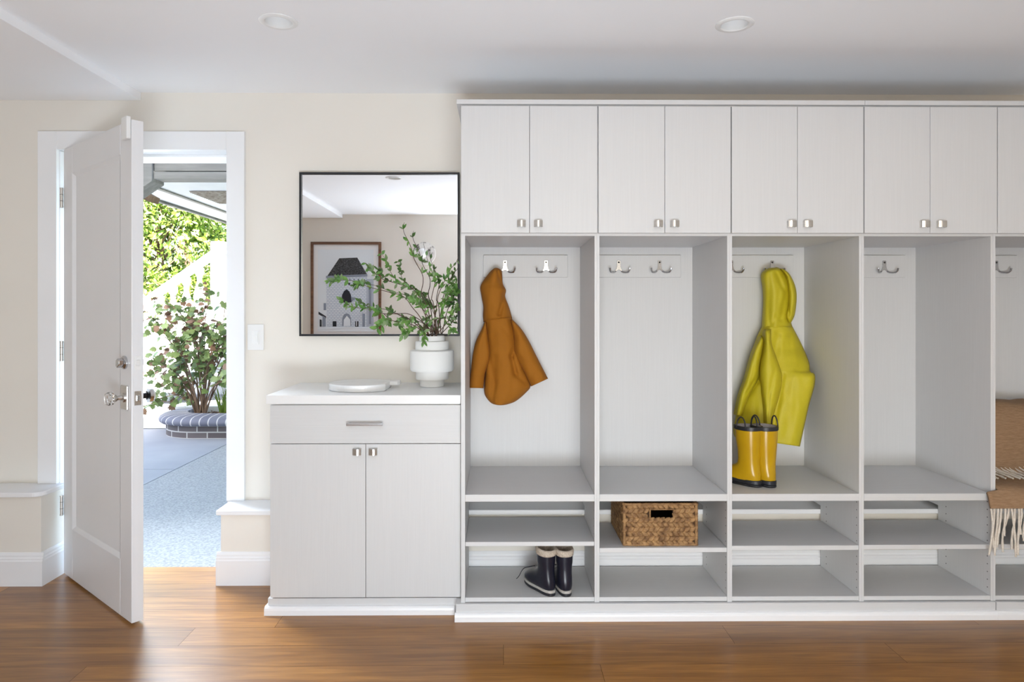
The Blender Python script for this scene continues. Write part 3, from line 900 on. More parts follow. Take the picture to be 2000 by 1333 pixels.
cloth('sleeve', M['yellow'], yc,
      zy([(222, 500), (185, 570), (158, 650), (136, 730), (112, 800), (92, 900)]),
      zy([(238, 520), (226, 600), (215, 660), (208, 720), (165, 800), (128, 905)]),
      3.075, .050, .05, creases=zc([(210, 690, 150, 790, 3, .008), (120, 800, 100, 890, 4, .004)], zy), ends=(.05, 0), seed=6.1)
cloth('hood', M['yellow'], yc,
      zy([(258, 164), (222, 196), (230, 270), (232, 340), (228, 410), (224, 478)]),
      zy([(302, 160), (338, 180), (372, 250), (372, 330), (366, 400), (382, 474)]),
      3.135, .078, .04, creases=zc([(262, 170, 262, 470, 5, .006), (300, 190, 330, 260, 4, .008), (345, 280, 320, 420, 5, .010), (262, 470, 300, 400, 4, .006), (225, 470, 380, 464, 1.6, .005)], zy), ends=(.12, .04), seed=7.9, maxy=3.19)
cloth('hood_edge', M['yellow'], yc,
      zy([(318, 166), (344, 200), (356, 270), (358, 340), (346, 405), (362, 440)]),
      zy([(330, 166), (366, 196), (394, 258), (400, 320), (390, 400), (370, 440)]),
      3.098, .045, .05, creases=zc([(350, 210, 362, 400, 2.2, .010)], zy), ends=(.15, .15), seed=9.4, nc=18)
p = at(1506, 862, 3.03)
MB().lathe([(.004, -.012), (.005, 0), (.003, .012)], (at(1508, 869, 3.06).x, 3.06, at(1508, 869, 3.06).z), 10).build('drawcord_toggle', M['rubber'], yc, smooth=True)
mb = MB(); q = at(1508, 866, 3.06); mb.tube([(q.x, q.y, q.z), (q.x - .002, q.y + .005, q.z + .03), (q.x - .004, 3.08, q.z + .05)], .0012, 6)
mb.build('drawcord', M['rubber'], yc)

# ------------------------------------------------------------------ boots
def ringpts(b, f, w, n=28, pw=2.3):
    """ring through back point b and front point f (side profile x,z), half width w"""
    b, f = Vector((b[0], 0, b[1])), Vector((f[0], 0, f[1]))
    c = (b + f) / 2; a = (f - b) / 2
    out = []
    for k in range(n):
        t = 2 * PI * k / n
        ct_, st_ = math.cos(t), math.sin(t)
        ct2 = math.copysign(abs(ct_) ** (2 / pw), ct_); st2 = math.copysign(abs(st_) ** (2 / pw), st_)
        out.append(c + a * ct2 + Vector((0, w * st2, 0)))
    return out
def sole_outline(L0, L1, w0, w1, n=40):
    out = []
    for k in range(n):
        t = 2 * PI * k / n
        c, s = math.cos(t), math.sin(t)
        x = (L0 + L1) / 2 + (L1 - L0) / 2 * math.copysign(abs(c) ** .8, c)
        f = (x - L0) / (L1 - L0)
        w = w0 + (w1 - w0) * min(1, max(0, (f - .2) / .45))
        w *= 1 - .10 * math.exp(-((f - .36) / .14) ** 2)
        out.append((x, w * math.copysign(abs(s) ** .75, s)))
    return out
def boot(name, loc, rz, h, label, group, style):
    t = thing(name, loc, label, 'boot', group, rz)
    if style == 'welly':
        st = [((-.052, h), (.060, h), .049), ((-.051, h - .06), (.054, h - .06), .047), ((-.048, .15), (.046, .15), .043), ((-.046, .10), (.045, .11), .039), ((-.047, .075), (.050, .090), .038),
              ((-.052, .050), (.066, .080), .038), ((-.055, .022), (.092, .070), .038), ((-.040, .015), (.118, .060), .041), ((.01, .013), (.142, .050), .043), ((.07, .013), (.158, .040), .041), ((.12, .014), (.166, .030), .030), ((.150, .016), (.167, .022), .012)]
        up = M['boot_y']
    else:
        st = [((-.042, h), (.050, h + .012), .041), ((-.041, h - .05), (.046, h - .05), .039), ((-.040, .11), (.042, .12), .036), ((-.041, .085), (.044, .100), .035), ((-.046, .060), (.055, .090), .036),
              ((-.052, .030), (.075, .078), .037), ((-.045, .018), (.100, .070), .039), ((.0, .014), (.125, .060), .042), ((.06, .014), (.145, .048), .042), ((.11, .015), (.155, .036), .031), ((.14, .018), (.157, .025), .013)]
        up = M['navy']
        st = [((b[0] * .92, b[1]), (f[0] * .92, f[1]), w * .86) for b, f, w in st]
    rs = [ringpts(*s) for s in st]
    # open top: come back down inside
    inner = [ringpts((s[0][0] + .004, s[0][1]), (s[1][0] - .004, s[1][1]), s[2] - .004) for s in st[:3]]
    up_o = MB().rings(rs, caps=False).add(rs[-1], [list(range(len(rs[-1])))]).build('upper', up, t, smooth=True, local=True)
    if style == 'welly':
        lin = inner[::1]
        MB().rings(lin, caps=False).add(lin[-1], [list(range(len(lin[-1])))]).build('lining', M['lining'], t, smooth=True, local=True)
        # a loose grey lining filling the mouth just below the rim
        bz = h
        band = [ringpts((-.0535, bz - .016), (.0605, bz - .016), .0505), ringpts((-.055, bz - .014), (.063, bz - .014), .052), ringpts((-.055, bz), (.063, bz), .052), ringpts((-.050, bz + .001), (.057, bz + .001), .047)]
        MB().rings(band, caps=False).build('top_band', M['rubber'], t, smooth='auto', local=True)
        for s in (-1, 1):
            pts = [(.004 + .022 * math.cos(a), s * (.050 - .002 * math.sin(a)), bz - .006 + .046 * math.sin(a)) for a in [PI * k / 14 for k in range(15)]]
            MB().tube(pts, .0030, 8).build('pull_loop', M['rubber'], t, smooth=True, local=True)
        so = MB()
        so.prism(sole_outline(-.060, .172, .040, .046), 0, .010, 'z')
        so.prism(sole_outline(-.059, .171, .041, .047), .010, .028, 'z')
        so.build('sole', M['rubber'], t, smooth='auto', bevel=.003, local=True)
    else:
        MB().rings(inner, caps=False).add(inner[-1], [list(range(len(inner[-1])))]).build('lining', M['wicker_dk'], t, smooth=True, local=True)
        cuff = [ringpts((-.039, h - .022), (.044, h - .020), .035), ringpts((-.0425, h - .020), (.047, h - .017), .0375), ringpts((-.0435, h - .004), (.049, h + .006), .039), ringpts((-.039, h + .004), (.044, h + .014), .035),
                ringpts((-.031, h), (.037, h + .009), .028), ringpts((-.031, h - .03), (.034, h - .022), .027)]
        o = MB().rings(cuff, caps=False).build('fleece_cuff', M['fleece'], t, smooth=True, local=True)
        so = MB()
        so.prism(sole_outline(-.0505, .147, .031, .037), 0, .012, 'z')
        so.build('sole', M['rubber'], t, smooth='auto', bevel=.002, local=True)
        MB().prism(sole_outline(-.051, .1475, .0315, .0375), .012, .023, 'z').build('sole_band', M['band'], t, smooth='auto', bevel=.001, local=True)
    return t
YZ = SEAT_T + .0005
def heel(px, py, z):            # ground point under a photo pixel on a horizontal board at height z
    u = (px - CX) / F; v = (py - CY) / F
    tt = (CAM_H - z) / v
    c_, s_ = math.cos(YAW), math.sin(YAW)
    return Vector((tt * (c_ * u + s_), tt * (c_ - u * s_), z))
for px, py, rz, lab in ((1463, 947, math.radians(124), 'yellow rubber rain boot turned sideways, the left of the pair under the raincoat'),
                        (1494, 947, math.radians(102), 'yellow rubber rain boot seen from behind, the right of the pair under the raincoat')):
    g = heel(px, py, YZ)
    b_ = boot('rain_boot', (g.x, g.y, YZ), rz, .252, lab, 'yellow rain boots', 'welly')
    b_.location.x -= .0; 
for px, py, rz, lab in ((1067, 1157, math.radians(120), 'navy fleece-lined boot with trailing lace, left of the pair on the bottom shelf'),
                        (1102, 1157, math.radians(99), 'navy fleece-lined boot near the partition, right of the pair on the bottom shelf')):
    g = heel(px, py, DECK + .0005)
    b_ = boot('winter_boot', (g.x, g.y, DECK + .0005), rz, .178, lab, 'navy winter boots', 'navy')
    pts = [(.050, .012, .165), (.060, -.030, .150), (.075, -.046, .11), (.085, -.050, .07)]
    MB().tube(smooth_path(pts, 5), .0016, 6).build('lace', M['rubber'], b_, smooth=True, local=True)
    pts = [(.060, .015, .092), (.085, .030, .082), (.105, .046, .070), (.112, .064, .040), (.115, .075, .030)]
    MB().tube(smooth_path(pts, 5), .0018, 6).build('lace', M['rubber'], b_, smooth=True, local=True)

# ------------------------------------------------------------------ woven basket
def basket():
    yF, yB = 2.738, 3.03
    x0, x1 = X(1219.5, yF), X(1360, yF)
    z0 = Z(SHELF_Y[1][0], FACE) + .001
    zt = Z(985, yF, 1290)
    H = zt - z0
    t = thing('woven_basket', ((x0 + x1) / 2, (yF + yB) / 2, z0), 'rectangular woven seagrass basket with a handle slot on the middle shelf', 'basket')
    th = .010
    hx0, hx1 = X(1271, yF), X(1314, yF); hz0, hz1 = Z(1014, yF, 1290), Z(996.5, yF, 1290)
    mb = MB()
    for ya, yb in ((yF, yF + th), (yB - th, yB)):
        mb.box(x0, hx0, ya, yb, z0, zt); mb.box(hx1, x1, ya, yb, z0, zt); mb.box(hx0, hx1, ya, yb, z0, hz0); mb.box(hx0, hx1, ya, yb, hz1, zt)
    mb.box(x0, x0 + th, yF + th, yB - th, z0, zt); mb.box(x1 - th, x1, yF + th, yB - th, z0, zt)
    mb.box(x0 + th, x1 - th, yF + th, yB - th, z0, z0 + th)
    mb.build('basket_body', M['wicker_dk'], t)
    rnd = random.Random(4)
    wv = MB()
    def dome(c, ax, up, nr, ln, wd, th_):
        n = 10
        rings = []
        for k, (s, hgt) in enumerate(((1.0, 0), (.86, .55), (.5, .9))):
            rings.append([c + ax * (ln / 2 * s * math.copysign(abs(math.cos(2 * PI * q / n)) ** 1.0, math.cos(2 * PI * q / n))) + up * (wd / 2 * s * math.sin(2 * PI * q / n) * (1 - .35 * abs(math.cos(2 * PI * q / n)))) + nr * th_ * hgt for q in range(n)])
        o = len(wv.v)
        wv.rings(rings, caps=False)
        wv.add(rings[-1] + [c + nr * th_], [(q, (q + 1) % n, n) for q in range(n)])
    rows = 9
    rh = H / rows
    def face(o_, u_, nr, width, hole=None):
        nleaf = int(width / .0205)
        step = width / nleaf
        for r in range(rows):
            zc_ = z0 + rh * (r + .5)
            sg = 1 if r % 2 else -1
            for k in range(nleaf + 1):
                uu = step * (k + .25 * (r % 2)) + rnd.uniform(-.0012, .0012)
                if uu < .004 or uu > width - .004: continue
                if hole and hole[0] - .006 < uu < hole[1] + .006 and hz0 - .004 < zc_ < hz1 + .004: continue
                a = sg * math.radians(33 + rnd.uniform(-6, 6))
                ax = u_ * math.cos(a) + Vector((0, 0, 1)) * math.sin(a)
                up = Vector((0, 0, 1)) * math.cos(a) - u_ * math.sin(a)
                c = o_ + u_ * uu + Vector((0, 0, zc_ - z0)) + nr * .0005
                dome(c, ax, up, nr, .036 * rnd.uniform(.92, 1.08), rh * 1.16, .0062 * rnd.uniform(.8, 1.2))
    face(Vector((x0, yF, z0)), Vector((1, 0, 0)), Vector((0, -1, 0)), x1 - x0, (hx0 - x0, hx1 - x0))
    face(Vector((x0, yB, z0)), Vector((0, -1, 0)), Vector((-1, 0, 0)), yB - yF)
    face(Vector((x1, yF, z0)), Vector((0, 1, 0)), Vector((1, 0, 0)), yB - yF)
    face(Vector((x1, yB, z0)), Vector((-1, 0, 0)), Vector((0, 1, 0)), x1 - x0, (x1 - hx1, x1 - hx0))
    wv.build('weave', M['wicker'], t, smooth=True)
    # corded rim, bottom cord and corner cords
    def cord(pts, r, name):
        mb = MB()
        seg = []
        pts = [Vector(p) for p in pts]
        for a, b in zip(pts, pts[1:]):
            n = max(2, int((b - a).length / .006))
            seg += [a.lerp(b, k / n) for k in range(n)]
        seg.append(pts[-1])
        mb.tube(seg, [r * (1 + .18 * (k % 2)) for k in range(len(seg))], 8)
        return mb.build(name, M['wicker'], t, smooth=True)
    q = .003
    for cx, cy in ((x0, yF), (x1, yF), (x0, yB), (x1, yB)): cord([(cx, cy, z0 + .004), (cx, cy, zt - .003)], .0062, 'corner_cord')
    for z, r, nm in ((zt, .0055, 'rim'), (z0 + .004, .004, 'base_cord')):
        cord([(x0 - q, yF - q, z), (x1 + q, yF - q, z), (x1 + q, yB + q, z), (x0 - q, yB + q, z), (x0 - q, yF - q, z)], r, nm)
    cord([(hx0 - .004, yF - .003, hz1 + .003), (hx1 + .004, yF - .003, hz1 + .003), (hx1 + .004, yF - .003, hz0 - .003), (hx0 - .004, yF - .003, hz0 - .003), (hx0 - .004, yF - .003, hz1 + .003)], .003, 'handle_binding')
basket()

# ------------------------------------------------------------------ throw blanket
def blanket():
    xa, xb = X(1939, 2.66), PITCH[5] - .03
    xin = PITCH[4] + PT + .003
    t = thing('throw_blanket', ((xa + xb) / 2, 2.9, SEAT_T), 'tan wool throw with cream fringe draped over the seat at the right edge', 'blanket')
    # side profile of the top surface (y, z): up the back, over the seat, down the front
    prof = [(3.19, .80), (3.13, .822), (3.06, .818), (3.015, .795), (2.985, .74), (2.965, .66), (2.94, .585), (2.90, .545), (2.84, .530), (2.77, .524), (2.715, .518), (2.690, .500), (2.680, .465), (2.676, .452)]
    path = smooth_path([(0, y, z) for y, z in prof], 5)
    nx = 34
    vs, fs = [], []
    n = len(path)
    for i, p in enumerate(path):
        f = i / (n - 1)
        for j in range(nx + 1):
            u = j / nx
            x0_ = xin if p.y > FACE - .012 else xa
            x = x0_ + (xb - x0_) * u
            w = noise.noise((x * 9, f * 7, 2.0)) * .010 + noise.noise((x * 26, f * 14, 5.)) * .003
            edge = min(1, u / .06)
            if f > .6 and p.z + w < SEAT_T + .005: w = 0 if p.y < FACE - .004 else SEAT_T + .006 - p.z
            up = (Vector((0, -1, .0)) if f > .86 or .22 < f < .5 else Vector((0, -.3, .95)))
            q = Vector((x, p.y, p.z)) + up * w - (Vector((0, -.4, 1)) * .014 * (1 - edge) if f < .7 else Vector())
            vs.append(q)
    for i in range(n - 1):
        for j in range(nx):
            a = i * (nx + 1) + j
            fs.append((a, a + 1, a + nx + 2, a + nx + 1))
    ob = MB().add(vs, fs).build('cloth', M['throw'], t, smooth=True)
    md = ob.modifiers.new('thickness', 'SOLIDIFY'); md.thickness = .010; md.offset = 1
    rnd = random.Random(5)
    fr = [MB(), MB()]
    def strand(p, path, k=0):
        pts = smooth_path([p + Vector(q) for q in path], 4)
        fr[k].tube(pts, [.0042 * (1 + .22 * math.sin(k * 2.1)) for k in range(len(pts))], 7)
    x = xa + .004
    while x < xb:
        L = rnd.uniform(.10, .20)
        s = rnd.uniform(-.022, .026)
        strand(Vector((x, 2.6765, .456)), [(0, 0, .0), (s * .3, -.004, -L * .3), (s * .7, rnd.uniform(-.006, .004), -L * .7), (s, rnd.uniform(-.008, .003), -L)])
        x += rnd.uniform(.009, .017)
    x = xin + .01
    while x < xb - .02:
        s = rnd.uniform(.01, .035)
        strand(Vector((x, 2.915, .562)), [(0, 0, .0), (s * .5, -.035, -.012), (s, -.075, -.017), (s * 1.3, -.11, -.022)], 1)
        x += rnd.uniform(.015, .03)
    for q in fr: q.build('fringe', M['fringe'], t, smooth=True)
blanket()

# ------------------------------------------------------------------ recessed ceiling lights
LL = ['white recessed ceiling light above the low cabinet', 'white recessed ceiling light above the lockers',
      'white recessed ceiling light seen only in the mirror']
for (lx, ly), lab in zip(LIGHTS, LL):
    t = thing('recessed_light', (lx, ly, CEIL), lab, 'ceiling light', 'recessed ceiling lights')
    MB().lathe([(.050, -.0005), (.068, -.0005), (.068, -.003), (.060, -.007), (.050, -.006), (.047, -.002)], (lx, ly, CEIL), 48, caps=False).build('trim_ring', M['plastic'], t, smooth='auto')
    MB().lathe([(.0485, -.004), (.046, .015), (.038, .045)], (lx, ly, CEIL), 48, caps=False).build('baffle', M['plastic'], t, smooth=True)
    MB().lathe([(.0385, .045), (.036, .044), (.001, .042)], (lx, ly, CEIL), 40).build('lens', M['lens'], t, smooth=True)

# ------------------------------------------------------------------ things on the wall behind the camera (seen in the mirror)
def mir_pt(px, py):             # reflected pixel -> point on the wall behind the camera
    d = 2 * 3.199 - BACK
    p = at(px, py, d)
    return p.x, p.z
def framed_print():
    fx0, ft = mir_pt(608, 473)
    fx1, _ = mir_pt(745, 473)
    fb = mir_pt(676, 668)[1]
    t = thing('framed_print', ((fx0 + fx1) / 2, BACK, fb), 'framed black and white print of a stone gatehouse, seen in the mirror', 'framed picture')
    w = .028
    y0, y1 = BACK + .0005, BACK + .030
    mb = MB()
    mb.box(fx0, fx0 + w, y0, y1, fb, ft); mb.box(fx1 - w, fx1, y0, y1, fb, ft)
    mb.box(fx0 + w, fx1 - w, y0, y1, fb, fb + w); mb.box(fx0 + w, fx1 - w, y0, y1, ft - w, ft)
    mb.build('frame', M['walnut'], t, bevel=.002)
    MB().box(fx0 + w, fx1 - w, y0, BACK + .010, fb + w, ft - w).build('mat_board', M['paper'], t)
    Q = lambda a, b: mir_pt(570 + a / 3.703, 320 + b / 3.703)
    pr = MB()
    lay = [0]
    def poly(pts, mi):
        lay[0] += 1
        yy = BACK + .0102 + lay[0] * .0003
        w_ = [Q(a, b) for a, b in pts]
        pr.add([(x, yy, z) for x, z in w_], [list(range(len(w_)))], mi)
    poly([(190, 622), (593, 622), (593, 1215), (190, 1215)], 0)
    poly([(250, 820), (545, 800), (550, 1185), (255, 1185)], 1)
    poly([(540, 835), (593, 835), (593, 1185), (540, 1185)], 6)
    poly([(195, 1080), (255, 1100), (255, 1190), (195, 1190)], 5)
    poly([(195, 1070), (250, 1105), (250, 1120), (195, 1090)], 3)
    poly([(232, 1010), (250, 1010), (250, 1060), (232, 1060)], 4)
    poly([(250, 825), (345, 685), (475, 680), (548, 805), (480, 812), (300, 822)], 2)
    arch = [(362, 1005), (365, 950), (380, 922), (398, 908), (418, 925), (430, 952), (434, 1005)]
    poly(arch, 3)
    poly([(366, 1175), (366, 1120), (378, 1092), (400, 1082), (420, 1092), (430, 1120), (430, 1175)], 4)
    poly([(376, 1175), (378, 1130), (400, 1100), (424, 1128), (426, 1175)], 5)
    poly([(297, 1140), (325, 1140), (325, 1178), (297, 1178)], 3)
    poly([(460, 1140), (484, 1140), (484, 1180), (460, 1180)], 3)
    poly([(467, 1140), (473, 1140), (473, 1175), (467, 1175)], 5)
    poly([(410, 862), (424, 862), (424, 878), (410, 878)], 3)
    poly([(512, 1085), (530, 1085), (530, 1180), (512, 1180)], 4)
    poly([(560, 860), (575, 860), (575, 1160), (560, 1160)], 4)
    poly([(190, 1180), (593, 1180), (593, 1215), (190, 1215)], 5)
    poly([(250, 812), (548, 800), (548, 815), (250, 828)], 4)
    poly([(258, 848), (330, 846), (330, 854), (258, 856)], 4)
    poly([(480, 846), (546, 843), (546, 851), (480, 854)], 4)
    for k in range(9): poly([(262 + 31 * k, 832), (272 + 31 * k, 832), (272 + 31 * k, 846), (262 + 31 * k, 846)], 4)
    poly([(330, 970), (362, 965), (362, 1000), (345, 985)], 4)
    poly([(434, 965), (470, 970), (455, 985), (434, 1000)], 4)
    poly([(225, 1100), (248, 1112), (248, 1178), (225, 1178)], 4)
    poly([(205, 1125), (218, 1130), (218, 1178), (205, 1178)], 3)
    poly([(190, 1196), (420, 1180), (593, 1192), (593, 1197), (420, 1187), (190, 1205)], 0)
    pr.build('print', [M['p_sky'], M['stone'], M['p_dark'], M['p_blk'], M['p_grey'], M['p_pale'], M['p_mid']], t)
framed_print()
def wall_lamp():
    x, z = mir_pt(829, 496)
    t = thing('wall_sconce', (x, BACK, z), 'round veined marble wall lamp with white globe, seen in the mirror', 'wall lamp')
    MB().lathe([(.120, .0005), (.125, .004), (.125, .022), (.120, .026)], (x, BACK, z), 48, 'y').build('marble_disc', M['marble_v'], t, smooth='auto')
    prof = [(.030, .026), (.030, .045)]
    MB().lathe(prof, (x, BACK, z), 24, 'y').build('lamp_holder', M['nickel'], t, smooth='auto')
    gl = [(max(.001, .052 * math.sin(a)), .094 - .052 * math.cos(a)) for a in [PI * k / 16 for k in range(17)]]
    MB().lathe(gl, (x - .01, BACK, z), 28, 'y', caps=False).build('globe', M['plastic'], t, smooth=True)
wall_lamp()

# ------------------------------------------------------------------ outdoors
SEAM = -2.56
struct(bx('ground', M['agg'], None, SEAM + .004, 6, 3.275, 16, -.10, -.004, bevel=.003), 'pale exposed-aggregate driveway slab outside the door', 'driveway')
for k, (a, b) in enumerate(((3.6, 5.30), (5.308, 16))):
    struct(bx('ground', M['conc'], None, -12, SEAM - .004, a, b, -.10, -.004, bevel=.003), ('smooth grey concrete slab beside the house, nearer one', 'smooth grey concrete slab reaching to the planter')[k], 'driveway')
struct(bx('ground', M['lawn'], None, -16, 12, 10.2, 30, -.09, .02), 'green ground beyond the driveway', 'lawn')
# low white wall behind the planter and the clapboard house wall
struct(bx('wall_garden', M['outwhite'], None, -8, -1.2, 7.10, 7.3, 0, .235, bevel=.006), 'low white garden wall behind the planter', 'wall')

def planter():
    y0 = 6.56; x0 = -3.42; x1 = -1.3
    t = thing('brick_planter', (-2.4, 6.8, 0), 'low brick planter with slate-blue bullnose cap outside the door', 'planter')
    # outline of the curved front: quarter circle at the left end, then straight
    R = .42
    path = [(x0, 7.08)] + [(x0 + R - R * math.cos(a), y0 + R - R * math.sin(a)) for a in [PI / 2 * k / 10 for k in range(11)]] + [(x0 + R + .3 * k, y0) for k in range(1, 7)]
    L = [0]
    for a, b in zip(path, path[1:]): L.append(L[-1] + math.dist(a, b))
    def normal(i):
        a = Vector(path[max(i - 1, 0)]); b = Vector(path[min(i + 1, len(path) - 1)])
        d = (b - a).normalized()
        return Vector((-d.y, d.x))      # points inward (left of travel)
    def sweep(name, prof, m, uvh):
        vs, fs, uvs = [], [], []
        n = len(prof)
        hh = [0]
        for a, b in zip(prof, prof[1:]): hh.append(hh[-1] + math.dist(a, b))
        for i, p in enumerate(path):
            nn = normal(i)
            for q, (o_, z) in enumerate(prof):
                vs.append((p[0] + nn.x * o_, p[1] + nn.y * o_, z)); uvs.append((L[i], hh[q]))
        for i in range(len(path) - 1):
            for q in range(n - 1):
                fs.append((i * n + q, i * n + q + 1, (i + 1) * n + q + 1, (i + 1) * n + q))
        me = bpy.data.meshes.new(name)
        off = wloc(t)
        me.from_pydata([tuple(Vector(v) - off) for v in vs], [], fs)
        me.materials.append(m)
        uv = me.uv_layers.new(name='UVMap')
        for lp in me.loops: uv.data[lp.index].uv = uvs[lp.vertex_index]
        me.polygons.foreach_set('use_smooth', [True] * len(fs))
        me.set_sharp_from_angle(angle=math.radians(40))
        o = bpy.data.objects.new(name, me); COL.objects.link(o); o.parent = t
        return o
    sweep('brick_course', [(0, -.004), (0, .124), (.20, .124), (.20, -.004)], M['brick'], 1)
    sweep('cap_course', [(.0, .122), (-.045, .124), (-.062, .140), (-.066, .160), (-.056, .182), (-.03, .198), (.02, .208), (.20, .214), (.20, .13)], M['cap'], 1)
    pts = [(p[0] + normal(i).x * .19, p[1] + normal(i).y * .19) for i, p in enumerate(path)]
    pts = [(max(a, x0 + .19), b) for a, b in pts] + [(path[-1][0], 7.08)]
    MB().prism(pts, .0, .170, 'z').build('mulch', M['soil'], t)
    rnd = random.Random(3)
    ch = MB()
    for k in range(260):
        x = rnd.uniform(x0 + .35, -1.7); y = rnd.uniform(6.80, 7.05)
        a = rnd.uniform(0, PI); l = rnd.uniform(.015, .05)
        ch.tube([(x - l * math.cos(a), y - l * math.sin(a), .172 + rnd.uniform(0, .012)), (x + l * math.cos(a), y + l * math.sin(a), .172 + rnd.uniform(0, .022))], rnd.uniform(.004, .009), 5)
    ch.build('bark_chips', M['soil'], t)
planter()

def lobed_leaf(mb, p, d, nrm, ln, mi, rnd):
    d = d.normalized(); s = d.cross(nrm); s.normalize(); u = s.cross(d)
    out = [(0, 0), (.10, .28), (.02, .46), (.26, .42), (.38, .62), (.50, .40), (.66, .46), (.74, .24), (1.0, 0), (.74, -.24), (.66, -.46), (.50, -.40), (.38, -.62), (.26, -.42), (.02, -.46), (.10, -.28)]
    cup = rnd.uniform(-.35, .2)
    vs = [p + d * (ln * .4) - u * ln * .03] + [p + d * ln * a + s * ln * b * .9 + u * ln * (cup * b * b - .25 * a * a) for a, b in out]
    n = len(out)
    mb.add(vs, [(0, 1 + i, 1 + (i + 1) % n) for i in range(n)], mi)

def shrub():
    rnd = random.Random(21)
    base = heel(392, 812, .17); base.y = 6.90
    base.x = X(392, 6.90)
    t = thing('leafy_shrub', base, 'twiggy shrub with lobed green and rusty leaves growing in the brick planter', 'shrub')
    sm = MB(); lm = MB()
    tips = []
    k = 6.9 / F
    targets = [(300, 640), (320, 600), (350, 585), (380, 590), (410, 580), (440, 590), (455, 640), (300, 700), (330, 660), (365, 640), (400, 650), (430, 670), (350, 720), (310, 755), (290, 610), (470, 610), (480, 700), (285, 720), (345, 600), (425, 615), (330, 790), (300, 790), (460, 740), (500, 650), (500, 600)]
    for i, (tx, ty) in enumerate(targets):
        d1 = 6.9 + rnd.uniform(-.42, .08)
        e = at(tx, ty, d1)
        b = base + Vector((rnd.uniform(-.05, .05), rnd.uniform(-.03, .03), 0))
        m1 = b.lerp(e, .35) + Vector((rnd.uniform(-.05, .05), rnd.uniform(-.05, .05), .16))
        m2 = b.lerp(e, .7) + Vector((rnd.uniform(-.06, .06), 0, .10))
        pa = smooth_path([b, m1, m2, e], 6)
        sm.tube(pa, [.009 * (1 - .8 * q / len(pa)) for q in range(len(pa))], 6)
        for q in range(rnd.randint(3, 5)):
            j = rnd.randint(5, len(pa) - 2)
            e2 = pa[j] + Vector((rnd.uniform(-.25, .25), rnd.uniform(-.18, .06), rnd.uniform(-.05, .22)))
            pb = smooth_path([pa[j], pa[j].lerp(e2, .5) + Vector((0, 0, .03)), e2], 4)
            sm.tube(pb, .003, 5)
            tips.append(pb)
        tips.append(pa[8:])
    for pa in tips:
        for q in range(rnd.randint(6, 9)):
            p = rnd.choice(pa) + Vector((rnd.uniform(-.05, .05), rnd.uniform(-.05, .05), rnd.uniform(-.04, .05)))
            p.y = min(p.y, 6.98)
            if p.z < .24: continue
            d = Vector((rnd.uniform(-1, 1), rnd.uniform(-1, .4), rnd.uniform(-.8, .5)))
            nrm = Vector((rnd.uniform(-.5, .5), rnd.uniform(-1, -.1), rnd.uniform(.2, 1)))
            lobed_leaf(lm, p, d, nrm, rnd.uniform(.04, .085), 0 if rnd.random() < .74 else 1, rnd)
    sm.build('stems', M['bark'], t, smooth=True)
    lm.build('leaves', [M['sleaf'], M['sleaf2']], t, smooth=True)
    # long-bladed grass behind the shrub
    gm = MB()
    gb = Vector((X(445, 7.0), 7.0, .172))
    for q in range(70):
        a = rnd.uniform(0, 2 * PI); r = rnd.uniform(.05, .16); h = rnd.uniform(.18, .36)
        b = gb + Vector((rnd.uniform(-.08, .08), rnd.uniform(-.04, .04), 0))
        if b.y > 7.06: b.y = 7.05
        tip = b + Vector((math.cos(a) * r, math.sin(a) * r * .3, h))
        w = Vector((.005, 0, 0))
        mid = b.lerp(tip, .55) + Vector((0, 0, h * .12))
        gm.add([b - w, b + w, mid + w * .8, mid - w * .8, tip], [(0, 1, 2, 3), (3, 2, 4)])
    o = gm.build('grass_tuft', M['tleaf'])
    tag(o, 'tuft of long bladed grass behind the shrub', 'plant')
shrub()

